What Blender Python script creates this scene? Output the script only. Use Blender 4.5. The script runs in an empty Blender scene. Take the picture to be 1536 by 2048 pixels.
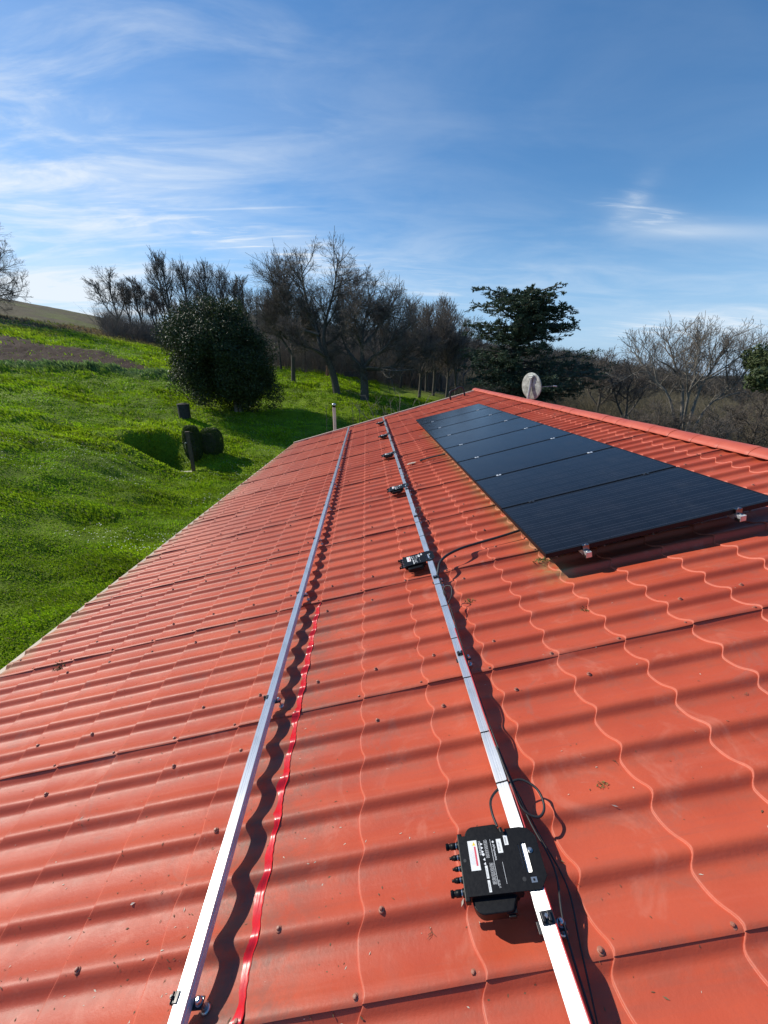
import bpy, bmesh, math, random
import numpy as np
from mathutils import Vector, Matrix

SC = bpy.context.scene
COL = SC.collection
RNG = np.random.default_rng(7)
random.seed(7)

# ------------------------------------------------------------------ frame, camera
U_c = np.array([-0.04453715, -0.34787126, 0.93648387])     # ridge direction, seen from the camera
V_c = np.array([-0.97011457, 0.23887879, 0.04259863])      # down the slope
N_c = np.array([-0.23852497, -0.90659942, -0.34811395])    # roof normal
ALPHA = math.atan(0.23852497 / 0.97011457)
ca, sa = math.cos(ALPHA), math.sin(ALPHA)
U_w = np.array([0., 1., 0.]); V_w = np.array([-ca, 0., -sa]); N_w = np.array([-sa, 0., ca])
H = 1.667
CAM = H * N_w
def cam2w(i): return U_w * U_c[i] + V_w * V_c[i] + N_w * N_c[i]
XR, YD, ZF = cam2w(0), cam2w(1), cam2w(2)
cam = bpy.data.objects.new("camera", bpy.data.cameras.new("camera"))
COL.objects.link(cam)
M = Matrix(((XR[0], -YD[0], -ZF[0], CAM[0]), (XR[1], -YD[1], -ZF[1], CAM[1]), (XR[2], -YD[2], -ZF[2], CAM[2]), (0, 0, 0, 1)))
cam.matrix_world = M
cam.data.sensor_fit = 'HORIZONTAL'; cam.data.sensor_width = 36.0
cam.data.lens = 36.0 * 778 / 1536
cam.data.clip_start = 0.05; cam.data.clip_end = 9000
SC.camera = cam

def ray(px, py):
    d = XR * (px - 768) + YD * (py - 1024) + ZF * 778
    return d / math.hypot(d[0], d[1])          # unit horizontal length
def P(px, py, r): return CAM + ray(px, py) * r
def R(u, v, l=0.): return U_w * u + V_w * v + N_w * l   # roof coordinates to world
def RA(u, v, l): 
    u, v, l = np.broadcast_arrays(np.asarray(u, float), np.asarray(v, float), np.asarray(l, float))
    return u[..., None] * U_w + v[..., None] * V_w + l[..., None] * N_w

# ------------------------------------------------------------------ light
SUN = 0.50 * U_w + 0.76 * V_w + 1.0 * N_w
SUN /= np.linalg.norm(SUN)
EL = math.asin(SUN[2]); AZ = math.atan2(SUN[0], SUN[1])
sl = bpy.data.lights.new("sun", 'SUN'); sl.energy = 4.9; sl.angle = math.radians(0.5); sl.color = (1.0, 0.94, 0.82)
so = bpy.data.objects.new("sun", sl); COL.objects.link(so)
so.rotation_euler = Vector(SUN).to_track_quat('Z', 'Y').to_euler(); so.location = (-20, 10, 30)

world = bpy.data.worlds.new("World"); SC.world = world; world.use_nodes = True
SC.view_settings.view_transform = 'Standard'; SC.view_settings.look = 'None'
SC.view_settings.exposure = 0.0; SC.view_settings.gamma = 1.0

class NT:
    """small node helper"""
    def __init__(s, nt): s.nt = nt; s.n = nt.nodes; s.l = nt.links
    def new(s, t, **k):
        n = s.n.new(t)
        for a, b in k.items(): setattr(n, a, b)
        return n
    def put(s, sock, v):
        if isinstance(v, bpy.types.NodeSocket): s.l.new(v, sock)
        elif v is not None: sock.default_value = v
    def math(s, op, a, b=None, c=None, clamp=False):
        n = s.new('ShaderNodeMath', operation=op); n.use_clamp = clamp
        s.put(n.inputs[0], a); s.put(n.inputs[1], b)
        if c is not None: s.put(n.inputs[2], c)
        return n.outputs[0]
    def vm(s, op, a, b=None, out=0):
        n = s.new('ShaderNodeVectorMath', operation=op)
        s.put(n.inputs[0], a); s.put(n.inputs[1], b)
        return n.outputs[out]
    def noise(s, vec, scale, det=4, rough=.5, dist=0., out='Fac'):
        n = s.new('ShaderNodeTexNoise'); s.put(n.inputs['Vector'], vec)
        n.inputs['Scale'].default_value = scale; n.inputs['Detail'].default_value = det
        n.inputs['Roughness'].default_value = rough; n.inputs['Distortion'].default_value = dist
        return n.outputs[out]
    def ramp(s, fac, stops, interp='LINEAR'):
        n = s.new('ShaderNodeValToRGB'); n.color_ramp.interpolation = interp
        e = n.color_ramp.elements
        while len(e) < len(stops): e.new(.5)
        for i, (p, c) in enumerate(stops):
            e[i].position = p; e[i].color = (*c, 1) if not np.isscalar(c) else (c, c, c, 1)
        s.put(n.inputs[0], fac); return n.outputs[0]
    def mix(s, f, a, b, mode='MIX'):
        n = s.new('ShaderNodeMix', data_type='RGBA', blend_type=mode)
        s.put(n.inputs[0], f)
        for k, v in ((6, a), (7, b)):
            s.put(n.inputs[k], (*v, 1) if isinstance(v, tuple) and len(v) == 3 else v)
        return n.outputs[2]
    def smooth(s, v, a, b, lo=0., hi=1.):
        n = s.new('ShaderNodeMapRange', interpolation_type='SMOOTHSTEP')
        s.put(n.inputs[0], v); n.inputs[1].default_value = a; n.inputs[2].default_value = b
        n.inputs[3].default_value = lo; n.inputs[4].default_value = hi
        return n.outputs[0]

def build_sky():
    t = NT(world.node_tree); t.n.clear()
    out = t.new('ShaderNodeOutputWorld'); bg = t.new('ShaderNodeBackground')
    sky = t.new('ShaderNodeTexSky', sky_type='NISHITA')
    sky.sun_disc = False; sky.sun_elevation = EL; sky.sun_rotation = AZ
    sky.altitude = 200; sky.air_density = 1.0; sky.dust_density = 0.1; sky.ozone_density = 3.0
    tc = t.new('ShaderNodeTexCoord'); d = t.vm('NORMALIZE', tc.outputs['Generated'])
    sep = t.new('ShaderNodeSeparateXYZ'); t.put(sep.inputs[0], d)
    z = t.math('MAXIMUM', sep.outputs[2], 0.02)
    inv = t.math('DIVIDE', 1.0, t.math('ADD', z, 0.12))
    comb = t.new('ShaderNodeCombineXYZ')
    t.put(comb.inputs[0], t.math('MULTIPLY', sep.outputs[0], inv)); t.put(comb.inputs[1], t.math('MULTIPLY', sep.outputs[1], inv))
    pl = comb.outputs[0]                                     # cloud layer seen in plan
    def fibre(ang, sx, sy, sc, det=6, rough=.6, dist=.6, off=(0, 0, 0)):
        mp = t.new('ShaderNodeMapping'); t.put(mp.inputs[0], pl)
        mp.inputs['Rotation'].default_value = (0, 0, ang); mp.inputs['Scale'].default_value = (sx, sy, 1); mp.inputs['Location'].default_value = off
        return t.noise(mp.outputs[0], sc, det, rough, dist)
    def blob(px, py, a, b, ang=0.):
        """soft mask round a direction; a, b radii in radians, turned by ang"""
        w = ray(px, py); w = w / np.linalg.norm(w)
        rt = np.cross(w, [0, 0, 1]); rt /= np.linalg.norm(rt); up = np.cross(rt, w)
        e1 = rt * math.cos(ang) + up * math.sin(ang); e2 = -rt * math.sin(ang) + up * math.cos(ang)
        q1 = t.math('DIVIDE', t.vm('DOT_PRODUCT', d, tuple(e1), 1), a); q2 = t.math('DIVIDE', t.vm('DOT_PRODUCT', d, tuple(e2), 1), b)
        r2 = t.math('ADD', t.math('MULTIPLY', q1, q1), t.math('MULTIPLY', q2, q2))
        m = t.math('POWER', 2.718, t.math('MULTIPLY', r2, -1.0))
        front = t.math('GREATER_THAN', t.vm('DOT_PRODUCT', d, tuple(w), 1), 0.)
        return t.math('MULTIPLY', m, front), q1, q2
    f1 = fibre(0.5, 1.0, 3.2, 1.3); f2 = fibre(0.75, 1.0, 5.0, 2.2, off=(3, 1, 0)); f3 = fibre(0.2, 1, 2.2, .9, off=(7, 2, 0))
    thin = t.smooth(f1, .40, .80); streak = t.smooth(f2, .46, .74); soft = t.smooth(f3, .35, .75)
    tot = None
    def add(v):
        nonlocal tot
        tot = v if tot is None else t.math('ADD', tot, v)
    m, _, _ = blob(-60, 330, .36, .20, .15); add(t.math('MULTIPLY', m, t.math('MULTIPLY_ADD', thin, .78, .10)))
    m, _, _ = blob(70, 590, .30, .05, -.05); add(t.math('MULTIPLY', m, t.math('MULTIPLY_ADD', soft, .8, .25)))
    m, _, _ = blob(120, 80, .45, .30, .5); add(t.math('MULTIPLY', m, t.math('MULTIPLY', thin, .22)))
    m, _, _ = blob(560, 500, .34, .035, -.16); add(t.math('MULTIPLY', m, t.math('MULTIPLY_ADD', streak, .70, .10)))
    m, _, _ = blob(900, 560, .7, .07, -.02); add(t.math('MULTIPLY', m, t.math('MULTIPLY_ADD', soft, .26, .02)))
    m, _, _ = blob(1290, 428, .075, .016, -.30); add(t.math('MULTIPLY', m, t.math('MULTIPLY_ADD', streak, .65, .16)))
    m, _, _ = blob(1262, 408, .035, .020, .9); add(t.math('MULTIPLY', m, t.math('MULTIPLY_ADD', t.smooth(fibre(1.9, 1, 3.0, 3.2), .35, .75), .34, .05)))
    m, _, _ = blob(1400, 462, .12, .010, -.16); add(t.math('MULTIPLY', m, .26))
    m, _, _ = blob(1330, 655, .13, .02, .02); add(t.math('MULTIPLY', m, t.math('MULTIPLY_ADD', streak, .6, .2)))
    m, _, _ = blob(1480, 660, .14, .045, -.1); add(t.math('MULTIPLY', m, t.math('MULTIPLY_ADD', soft, .5, .15)))
    m, _, _ = blob(300, 420, .5, .22, .1); add(t.math('MULTIPLY', m, t.math('MULTIPLY', soft, .14)))
    m, _, _ = blob(-80, 480, .95, .50, .25); add(t.math('MULTIPLY', m, t.math('MULTIPLY_ADD', soft, .12, .07)))
    # vapour trail: a thin soft line across the sky
    m, q1, q2 = blob(490, 417, .105, .0016, .11); add(t.math('MULTIPLY', m, .24))
    zf = t.smooth(sep.outputs[2], -.02, .06)
    cl = t.math('MINIMUM', t.math('MULTIPLY', tot, zf), .92)
    hs = t.new('ShaderNodeHueSaturation'); hs.inputs['Saturation'].default_value = 1.27; hs.inputs['Value'].default_value = 1.42; t.put(hs.inputs['Color'], sky.outputs[0])
    hz = t.smooth(sep.outputs[2], 0., .30, .75, 0.)
    col = t.mix(cl, t.mix(hz, hs.outputs[0], (2.9, 5.2, 8.6)), (8.6, 9.3, 10.0))
    t.put(bg.inputs[0], col); bg.inputs[1].default_value = SKY_STRENGTH
    t.l.new(bg.outputs[0], out.inputs[0])
SKY_STRENGTH = 0.10
build_sky()

# ------------------------------------------------------------------ helpers
def tag(o, label=None, cat=None, group=None, kind=None):
    if label: o["label"] = label
    if cat: o["category"] = cat
    if group: o["group"] = group
    if kind: o["kind"] = kind
    return o

def mesh_np(name, co, quads=None, tris=None, mats=(), parent=None, smooth=False, matidx=None):
    """fast mesh from numpy arrays"""
    me = bpy.data.meshes.new(name); co = np.asarray(co, np.float32).reshape(-1, 3)
    nq = 0 if quads is None else len(quads); ntr = 0 if tris is None else len(tris)
    me.vertices.add(len(co)); me.vertices.foreach_set('co', co.ravel())
    lv = []
    if nq: lv.append(np.asarray(quads, np.int32).ravel())
    if ntr: lv.append(np.asarray(tris, np.int32).ravel())
    lv = np.concatenate(lv)
    me.loops.add(len(lv)); me.loops.foreach_set('vertex_index', lv)
    me.polygons.add(nq + ntr)
    ls = np.concatenate([np.arange(nq) * 4, nq * 4 + np.arange(ntr) * 3]).astype(np.int32)
    me.polygons.foreach_set('loop_start', ls)
    if smooth: me.polygons.foreach_set('use_smooth', np.ones(nq + ntr, bool))
    if matidx is not None: me.polygons.foreach_set('material_index', np.asarray(matidx, np.int32))
    me.update(calc_edges=True); me.validate()
    for m in mats: me.materials.append(m)
    o = bpy.data.objects.new(name, me); COL.objects.link(o)
    if parent: o.parent = parent
    return o

def vattr(o, name, arr, dom='POINT'):
    a = o.data.attributes.new(name, 'FLOAT_COLOR' if arr.ndim == 2 else 'FLOAT', dom)
    if arr.ndim == 2:
        c = np.ones((len(arr), 4), np.float32); c[:, :3] = arr; a.data.foreach_set('color', c.ravel())
    else: a.data.foreach_set('value', arr.astype(np.float32))

class MB:
    """collects shapes for one mesh"""
    def __init__(s): s.v = []; s.f = []; s.sm = []
    def add(s, vs, fs, sm=False):
        b = len(s.v); s.v += [tuple(map(float, p)) for p in vs]
        for f in fs: s.f.append(tuple(i + b for i in f)); s.sm.append(sm)
    def box(s, a, b, bev=0.):
        x0, y0, z0 = a; x1, y1, z1 = b
        if bev <= 0:
            s.add([(x0,y0,z0),(x1,y0,z0),(x1,y1,z0),(x0,y1,z0),(x0,y0,z1),(x1,y0,z1),(x1,y1,z1),(x0,y1,z1)],
                  [(0,3,2,1),(4,5,6,7),(0,1,5,4),(1,2,6,5),(2,3,7,6),(3,0,4,7)])
        else:
            bm = bmesh.new(); bmesh.ops.create_cube(bm, size=1)
            for v in bm.verts: v.co = ((x0+x1)/2 + v.co.x*(x1-x0), (y0+y1)/2 + v.co.y*(y1-y0), (z0+z1)/2 + v.co.z*(z1-z0))
            bmesh.ops.bevel(bm, geom=bm.edges[:], offset=bev, segments=2, profile=.6, affect='EDGES')
            s.bm(bm)
    def bm(s, bm, sm=False):
        bm.verts.index_update(); s.add([v.co for v in bm.verts], [[v.index for v in f.verts] for f in bm.faces], sm); bm.free()
    def prism(s, pts, z0, z1, bev=0., segs=2):
        bm = bmesh.new(); vs = [bm.verts.new((x, y, z0)) for x, y in pts]
        f = bm.faces.new(vs)
        if f.normal.z > 0: f.normal_flip()
        r = bmesh.ops.extrude_face_region(bm, geom=[f])
        for v in [g for g in r['geom'] if isinstance(g, bmesh.types.BMVert)]: v.co.z = z1
        bmesh.ops.recalc_face_normals(bm, faces=bm.faces[:])
        if bev > 0:
            ed = [e for e in bm.edges if abs(e.verts[0].co.z - z1) < 1e-6 and abs(e.verts[1].co.z - z1) < 1e-6]
            bmesh.ops.bevel(bm, geom=ed, offset=bev, segments=segs, profile=.5, affect='EDGES')
        s.bm(bm)
    def lathe(s, prof, axis='Z', c=(0,0,0), n=16, sm=True, a0=0.):
        """prof: (radius, height) list"""
        vs = []
        for r, h in prof:
            for k in range(n):
                a = 2*math.pi*k/n + a0; x, y = r*math.cos(a), r*math.sin(a)
                p = (x, y, h) if axis == 'Z' else ((h, x, y) if axis == 'X' else (y, h, x))
                vs.append((p[0]+c[0], p[1]+c[1], p[2]+c[2]))
        fs = []
        for i in range(len(prof)-1):
            for k in range(n):
                k2 = (k+1) % n; fs.append((i*n+k, i*n+k2, (i+1)*n+k2, (i+1)*n+k))
        s.add(vs, fs, sm)
        s.add(vs[:n][::-1], [tuple(range(n))]); s.add(vs[-n:], [tuple(range(n))])
    def tube(s, pts, r, n=8, sub=6, taper=None):
        p = catmull([np.asarray(q, float) for q in pts], sub)
        m = len(p); rr = np.full(m, r) if np.isscalar(r) else np.interp(np.linspace(0, 1, m), np.linspace(0, 1, len(r)), r)
        tg = np.gradient(p, axis=0); tg /= np.linalg.norm(tg, axis=1)[:, None]
        a = np.cross(tg[0], [0, 0, 1.]); 
        if np.linalg.norm(a) < .1: a = np.cross(tg[0], [1., 0, 0])
        vs = []
        for i in range(m):
            a = a - tg[i]*a.dot(tg[i]); a /= np.linalg.norm(a); b = np.cross(tg[i], a)
            for k in range(n):
                th = 2*math.pi*k/n; vs.append(p[i] + rr[i]*(a*math.cos(th) + b*math.sin(th)))
        fs = [(i*n+k, i*n+(k+1)%n, (i+1)*n+(k+1)%n, (i+1)*n+k) for i in range(m-1) for k in range(n)]
        s.add(vs, fs, True); s.add(vs[:n][::-1], [tuple(range(n))]); s.add(vs[-n:], [tuple(range(n))])
    def xf(s, mat):
        s.v = [tuple(mat @ Vector(p)) for p in s.v]; return s
    def build(s, name, mat, parent=None):
        me = bpy.data.meshes.new(name); me.from_pydata(s.v, [], s.f); me.update()
        for p, q in zip(me.polygons, s.sm): p.use_smooth = q
        for m in (mat if isinstance(mat, (list, tuple)) else [mat]): me.materials.append(m)
        o = bpy.data.objects.new(name, me); COL.objects.link(o)
        if parent: o.parent = parent
        return o

def catmull(p, sub):
    if len(p) < 3 or sub <= 1: return np.array(p)
    q = [2*p[0]-p[1]] + list(p) + [2*p[-1]-p[-2]]; out = []
    for i in range(1, len(q)-2):
        for k in range(sub):
            t = k/sub; a, b, c, d = q[i-1], q[i], q[i+1], q[i+2]
            out.append(.5*((2*b) + (-a+c)*t + (2*a-5*b+4*c-d)*t*t + (-a+3*b-3*c+d)*t**3))
    out.append(p[-1]); return np.array(out)

def empty(name, loc=(0,0,0), mat=None):
    o = bpy.data.objects.new(name, None); COL.objects.link(o); o.empty_display_size = .1
    if mat is not None: o.matrix_world = mat
    else: o.location = loc
    return o
def copy_tree(o, parent=None):
    c = o.copy(); COL.objects.link(c)
    if parent is not None: c.parent = parent
    for ch in list(o.children): copy_tree(ch, c)
    return c
def roofmat(u, v, l, rot=0.):
    """local X up the slope, Y along the ridge, Z out of the roof"""
    m = Matrix(((-V_w[0], U_w[0], N_w[0], 0), (-V_w[1], U_w[1], N_w[1], 0), (-V_w[2], U_w[2], N_w[2], 0), (0, 0, 0, 1)))
    return Matrix.Translation(Vector(R(u, v, l))) @ m @ Matrix.Rotation(rot, 4, 'Z')

# ------------------------------------------------------------------ materials
def mat(name, base=(.5,.5,.5), rough=.5, metal=0., spec=.5, coat=0.):
    m = bpy.data.materials.new(name); m.use_nodes = True
    b = m.node_tree.nodes['Principled BSDF']
    b.inputs['Base Color'].default_value = (*base, 1); b.inputs['Roughness'].default_value = rough
    b.inputs['Metallic'].default_value = metal; b.inputs['Specular IOR Level'].default_value = spec
    b.inputs['Coat Weight'].default_value = coat
    t = NT(m.node_tree); t.b = b; m["_"] = 0
    return m, t
def noisy(name, c1, c2, scale, rough=.5, metal=0., rr=.1, bump=0., spec=.5, coord='Object', det=5):
    m, t = mat(name, c1, rough, metal, spec)
    tc = t.new('ShaderNodeTexCoord'); n = t.noise(tc.outputs[coord], scale, det, .6)
    t.put(t.b.inputs['Base Color'], t.ramp(n, [(.3, c1), (.7, c2)]))
    t.put(t.b.inputs['Roughness'], t.math('MULTIPLY_ADD', n, rr*2, rough-rr))
    if bump:
        bp = t.new('ShaderNodeBump'); bp.inputs['Strength'].default_value = bump; bp.inputs['Distance'].default_value = .01
        t.put(bp.inputs['Height'], n); t.put(t.b.inputs['Normal'], bp.outputs[0])
    return m

def roof_material():
    m, t = mat('roof_paint', (.5, .1, .06), .5)
    tc = t.new('ShaderNodeTexCoord'); c = tc.outputs['Object']
    n1 = t.noise(c, 1.1, 4, .6); n2 = t.noise(c, 9, 6, .65); n3 = t.noise(c, 60, 5, .7); n4 = t.noise(c, 3.2, 5, .7, .8)
    base = t.mix(t.smooth(n1, .35, .65), (.46, .070, .032), (.54, .095, .043))
    base = t.mix(t.math('MULTIPLY', t.smooth(n2, .50, .78), .40), base, (.40, .085, .055))
    base = t.mix(t.math('MULTIPLY', t.smooth(n4, .54, .70), .42), base, (.60, .20, .13))        # chalky wear
    # scuffs: streaks and specks
    mp = t.new('ShaderNodeMapping'); t.put(mp.inputs[0], c); mp.inputs['Scale'].default_value = (16, 70, 16); mp.inputs['Rotation'].default_value = (0, 0, .5)
    sc = t.noise(mp.outputs[0], 1.0, 3, .6, 1.2)
    base = t.mix(t.math('MULTIPLY', t.smooth(sc, .69, .76), t.math('MULTIPLY', t.smooth(n4, .50, .62), .38)), base, (.66, .33, .24))
    vo = t.new('ShaderNodeTexVoronoi'); t.put(vo.inputs['Vector'], c); vo.inputs['Scale'].default_value = 34
    sp = t.math('LESS_THAN', vo.outputs['Distance'], t.math('MULTIPLY', t.smooth(n2, .50, .75), .11))
    base = t.mix(t.math('MULTIPLY', sp, .65), base, (.14, .06, .045))
    at = t.new('ShaderNodeAttribute', attribute_name='stain'); st = at.outputs['Fac']
    lich = t.math('MULTIPLY', st, t.smooth(n2, .30, .62))
    base = t.mix(t.math('MINIMUM', lich, .9), base, (.31, .22, .10))
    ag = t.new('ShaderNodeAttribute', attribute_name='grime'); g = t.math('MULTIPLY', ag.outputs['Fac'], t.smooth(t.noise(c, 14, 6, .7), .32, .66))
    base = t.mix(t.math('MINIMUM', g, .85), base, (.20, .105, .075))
    ms = t.new('ShaderNodeMapping'); t.put(ms.inputs[0], c); ms.inputs['Scale'].default_value = (.9, 17, .9)
    run = t.noise(ms.outputs[0], 1.0, 5, .65, .4)                                   # rain runs down the slope
    base = t.mix(t.math('MULTIPLY', t.smooth(run, .52, .75), .42), base, (.33, .085, .055))
    base = t.mix(t.math('MULTIPLY', t.smooth(run, .48, .30), .22), base, (.60, .16, .10))
    blot = t.noise(c, 2.3, 6, .75, 1.5)
    base = t.mix(t.math('MULTIPLY', t.smooth(blot, .55, .68), .40), base, (.34, .12, .085))
    ed = t.new('ShaderNodeAttribute', attribute_name='edge')
    base = t.mix(t.math('MULTIPLY', ed.outputs['Fac'], t.math('MULTIPLY_ADD', n3, .7, -.05)), base, (.62, .20, .13))  # sun-catching highlight of the step lips, painted into the colour
    t.put(t.b.inputs['Base Color'], base)
    t.put(t.b.inputs['Roughness'], t.math('MULTIPLY_ADD', n2, .22, .40))
    bp = t.new('ShaderNodeBump'); bp.inputs['Strength'].default_value = .25; bp.inputs['Distance'].default_value = .004
    t.put(bp.inputs['Height'], t.math('ADD', n3, t.math('MULTIPLY', n2, 1.5))); t.put(t.b.inputs['Normal'], bp.outputs[0])
    t.b.inputs['Specular IOR Level'].default_value = .35
    return m
M_ROOF = roof_material()
def alu_material(name, c, rough):
    m, t = mat(name, c, rough, .72)
    tc = t.new('ShaderNodeTexCoord')
    mp = t.new('ShaderNodeMapping'); t.put(mp.inputs[0], tc.outputs['Object']); mp.inputs['Scale'].default_value = (160, 2.2, 60)
    n = t.noise(mp.outputs[0], 1, 4, .6); n2 = t.noise(tc.outputs['Object'], 7, 5, .6)
    t.put(t.b.inputs['Roughness'], t.math('ADD', t.math('MULTIPLY_ADD', n, .08, rough-.05), t.math('MULTIPLY', n2, .04)))
    t.put(t.b.inputs['Base Color'], t.mix(t.smooth(n2, .45, .7), c, tuple(x*.84 for x in c)))
    t.b.inputs['Anisotropic'].default_value = .95                  # drawn along the extrusion
    tg = t.new('ShaderNodeCombineXYZ'); tg.inputs[0].default_value = 1.; t.put(t.b.inputs['Tangent'], tg.outputs[0])
    return m
M_ALU = alu_material('aluminium', (.76, .77, .79), .43)
M_STEEL = noisy('zinc_steel', (.62, .62, .60), (.45, .44, .42), 60, .32, 1.0)
M_BLACKMETAL = noisy('black_anodised', (.018, .018, .020), (.035, .035, .038), 80, .38, .3)
M_BLACK = noisy('black_plastic', (.004, .004, .005), (.008, .008, .009), 120, .45, 0, .08, .05, spec=.22)
M_RUBBER = noisy('cable_rubber', (.012, .012, .013), (.03, .03, .03), 40, .55)
M_REDCABLE = noisy('red_cable_sheath', (.42, .015, .02), (.55, .02, .03), 30, .4)
M_WHITE = noisy('sticker_white', (.72, .72, .70), (.80, .80, .78), 20, .5)
M_STRED = noisy('sticker_red', (.60, .06, .10), (.66, .09, .12), 30, .5)
M_STYEL = noisy('sticker_yellow', (.80, .55, .03), (.85, .60, .04), 30, .5)
M_STGREY = noisy('print_grey', (.45, .45, .45), (.55, .55, .55), 300, .5)
M_PRINT = noisy('white_print', (.72, .72, .72), (.78, .78, .78), 50, .5)
M_SCREW = noisy('painted_screw', (.30, .085, .05), (.40, .17, .11), 90, .5)
M_TRIM = noisy('cream_trim', (.55, .42, .30), (.66, .54, .42), 6, .6)
M_WALL = noisy('render_wall', (.62, .50, .40), (.70, .58, .47), 3, .9, 0, .05, .3)
M_PIPE = noisy('pink_painted_pipe', (.62, .40, .35), (.72, .50, .44), 5, .5)
M_PIPECAP = noisy('pipe_cap_metal', (.45, .46, .44), (.60, .60, .58), 8, .4, .8)

# sealant paint, wet and bright red
def sealant_material():
    m, t = mat('red_sealant', (.62, .012, .022), .33, 0, .5, .1)
    tc = t.new('ShaderNodeTexCoord'); n = t.noise(tc.outputs['Object'], 16, 5, .6)
    t.put(t.b.inputs['Base Color'], t.ramp(n, [(.3, (.72, .010, .022)), (.7, (.50, .012, .02))]))
    mp = t.new('ShaderNodeMapping'); t.put(mp.inputs[0], tc.outputs['Object']); mp.inputs['Scale'].default_value = (120, 9, 60)
    bp = t.new('ShaderNodeBump'); bp.inputs['Strength'].default_value = .5; bp.inputs['Distance'].default_value = .003
    t.put(bp.inputs['Height'], t.noise(mp.outputs[0], 1, 4)); t.put(t.b.inputs['Normal'], bp.outputs[0])
    return m
M_SEAL = sealant_material()

# ------------------------------------------------------------------ roof surface
PITCH = .1835; CREST0 = .572; LAP0 = CREST0 - .017; LIP0 = .455; STEP = .362; RISE = .009; AMP = .031; SCALLOP = .030
_t = np.array([0, .06, .12, .175, .23, .29, .38, .50, .65, .78, .90, 1.0])
_z = np.array([1, .94, .68, .30, .07, 0., .02, .09, .27, .54, .85, 1.0])
_tt = np.concatenate([_t[:-1]-1, _t, _t[1:]+1]); _zz = np.concatenate([_z[:-1], _z, _z[1:]])
def _spline(x):
    i = np.clip(np.searchsorted(_tt, x, side='right')-1, 1, len(_tt)-3)
    x0, x1 = _tt[i], _tt[i+1]; h = x1-x0; s = (x-x0)/h
    m0 = (_zz[i+1]-_zz[i-1])/(_tt[i+1]-_tt[i-1])*h; m1 = (_zz[i+2]-_zz[i])/(_tt[i+2]-_tt[i])*h
    return (2*s**3-3*s**2+1)*_zz[i] + (s**3-2*s**2+s)*m0 + (-2*s**3+3*s**2)*_zz[i+1] + (s**3-s**2)*m1
def wave(u):
    t = np.mod((CREST0 - np.asarray(u, float))/PITCH, 1.0)
    return (_spline(t) - .5)*AMP
def scallop(u): return -SCALLOP*wave(u)/AMP            # the pressed step follows the ribs in plan
def stepz(v):
    f = np.mod((np.asarray(v, float) - LIP0)/STEP, 1.0)
    return RISE*(f - .5)
def roof_l(u, v): return float(wave(u) + stepz(v - scallop(u)))
def eave(u): return 3.78 - .0985*(np.asarray(u, float) - 2.8)
def ridge_v(u): return -3.47 - .012*(np.asarray(u, float) - 3.)
def gable_u(v): return 13.25 - .24*np.asarray(v, float)

house = empty('house', (0, 5, -3.2))
tag(house, 'house with a low orange-red tile-effect sheet metal roof', 'house')
bpy.context.view_layer.update()
HINV = house.matrix_world.inverted()
def to_house(o):
    o.parent = house; o.matrix_parent_inverse = HINV; return o

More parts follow.
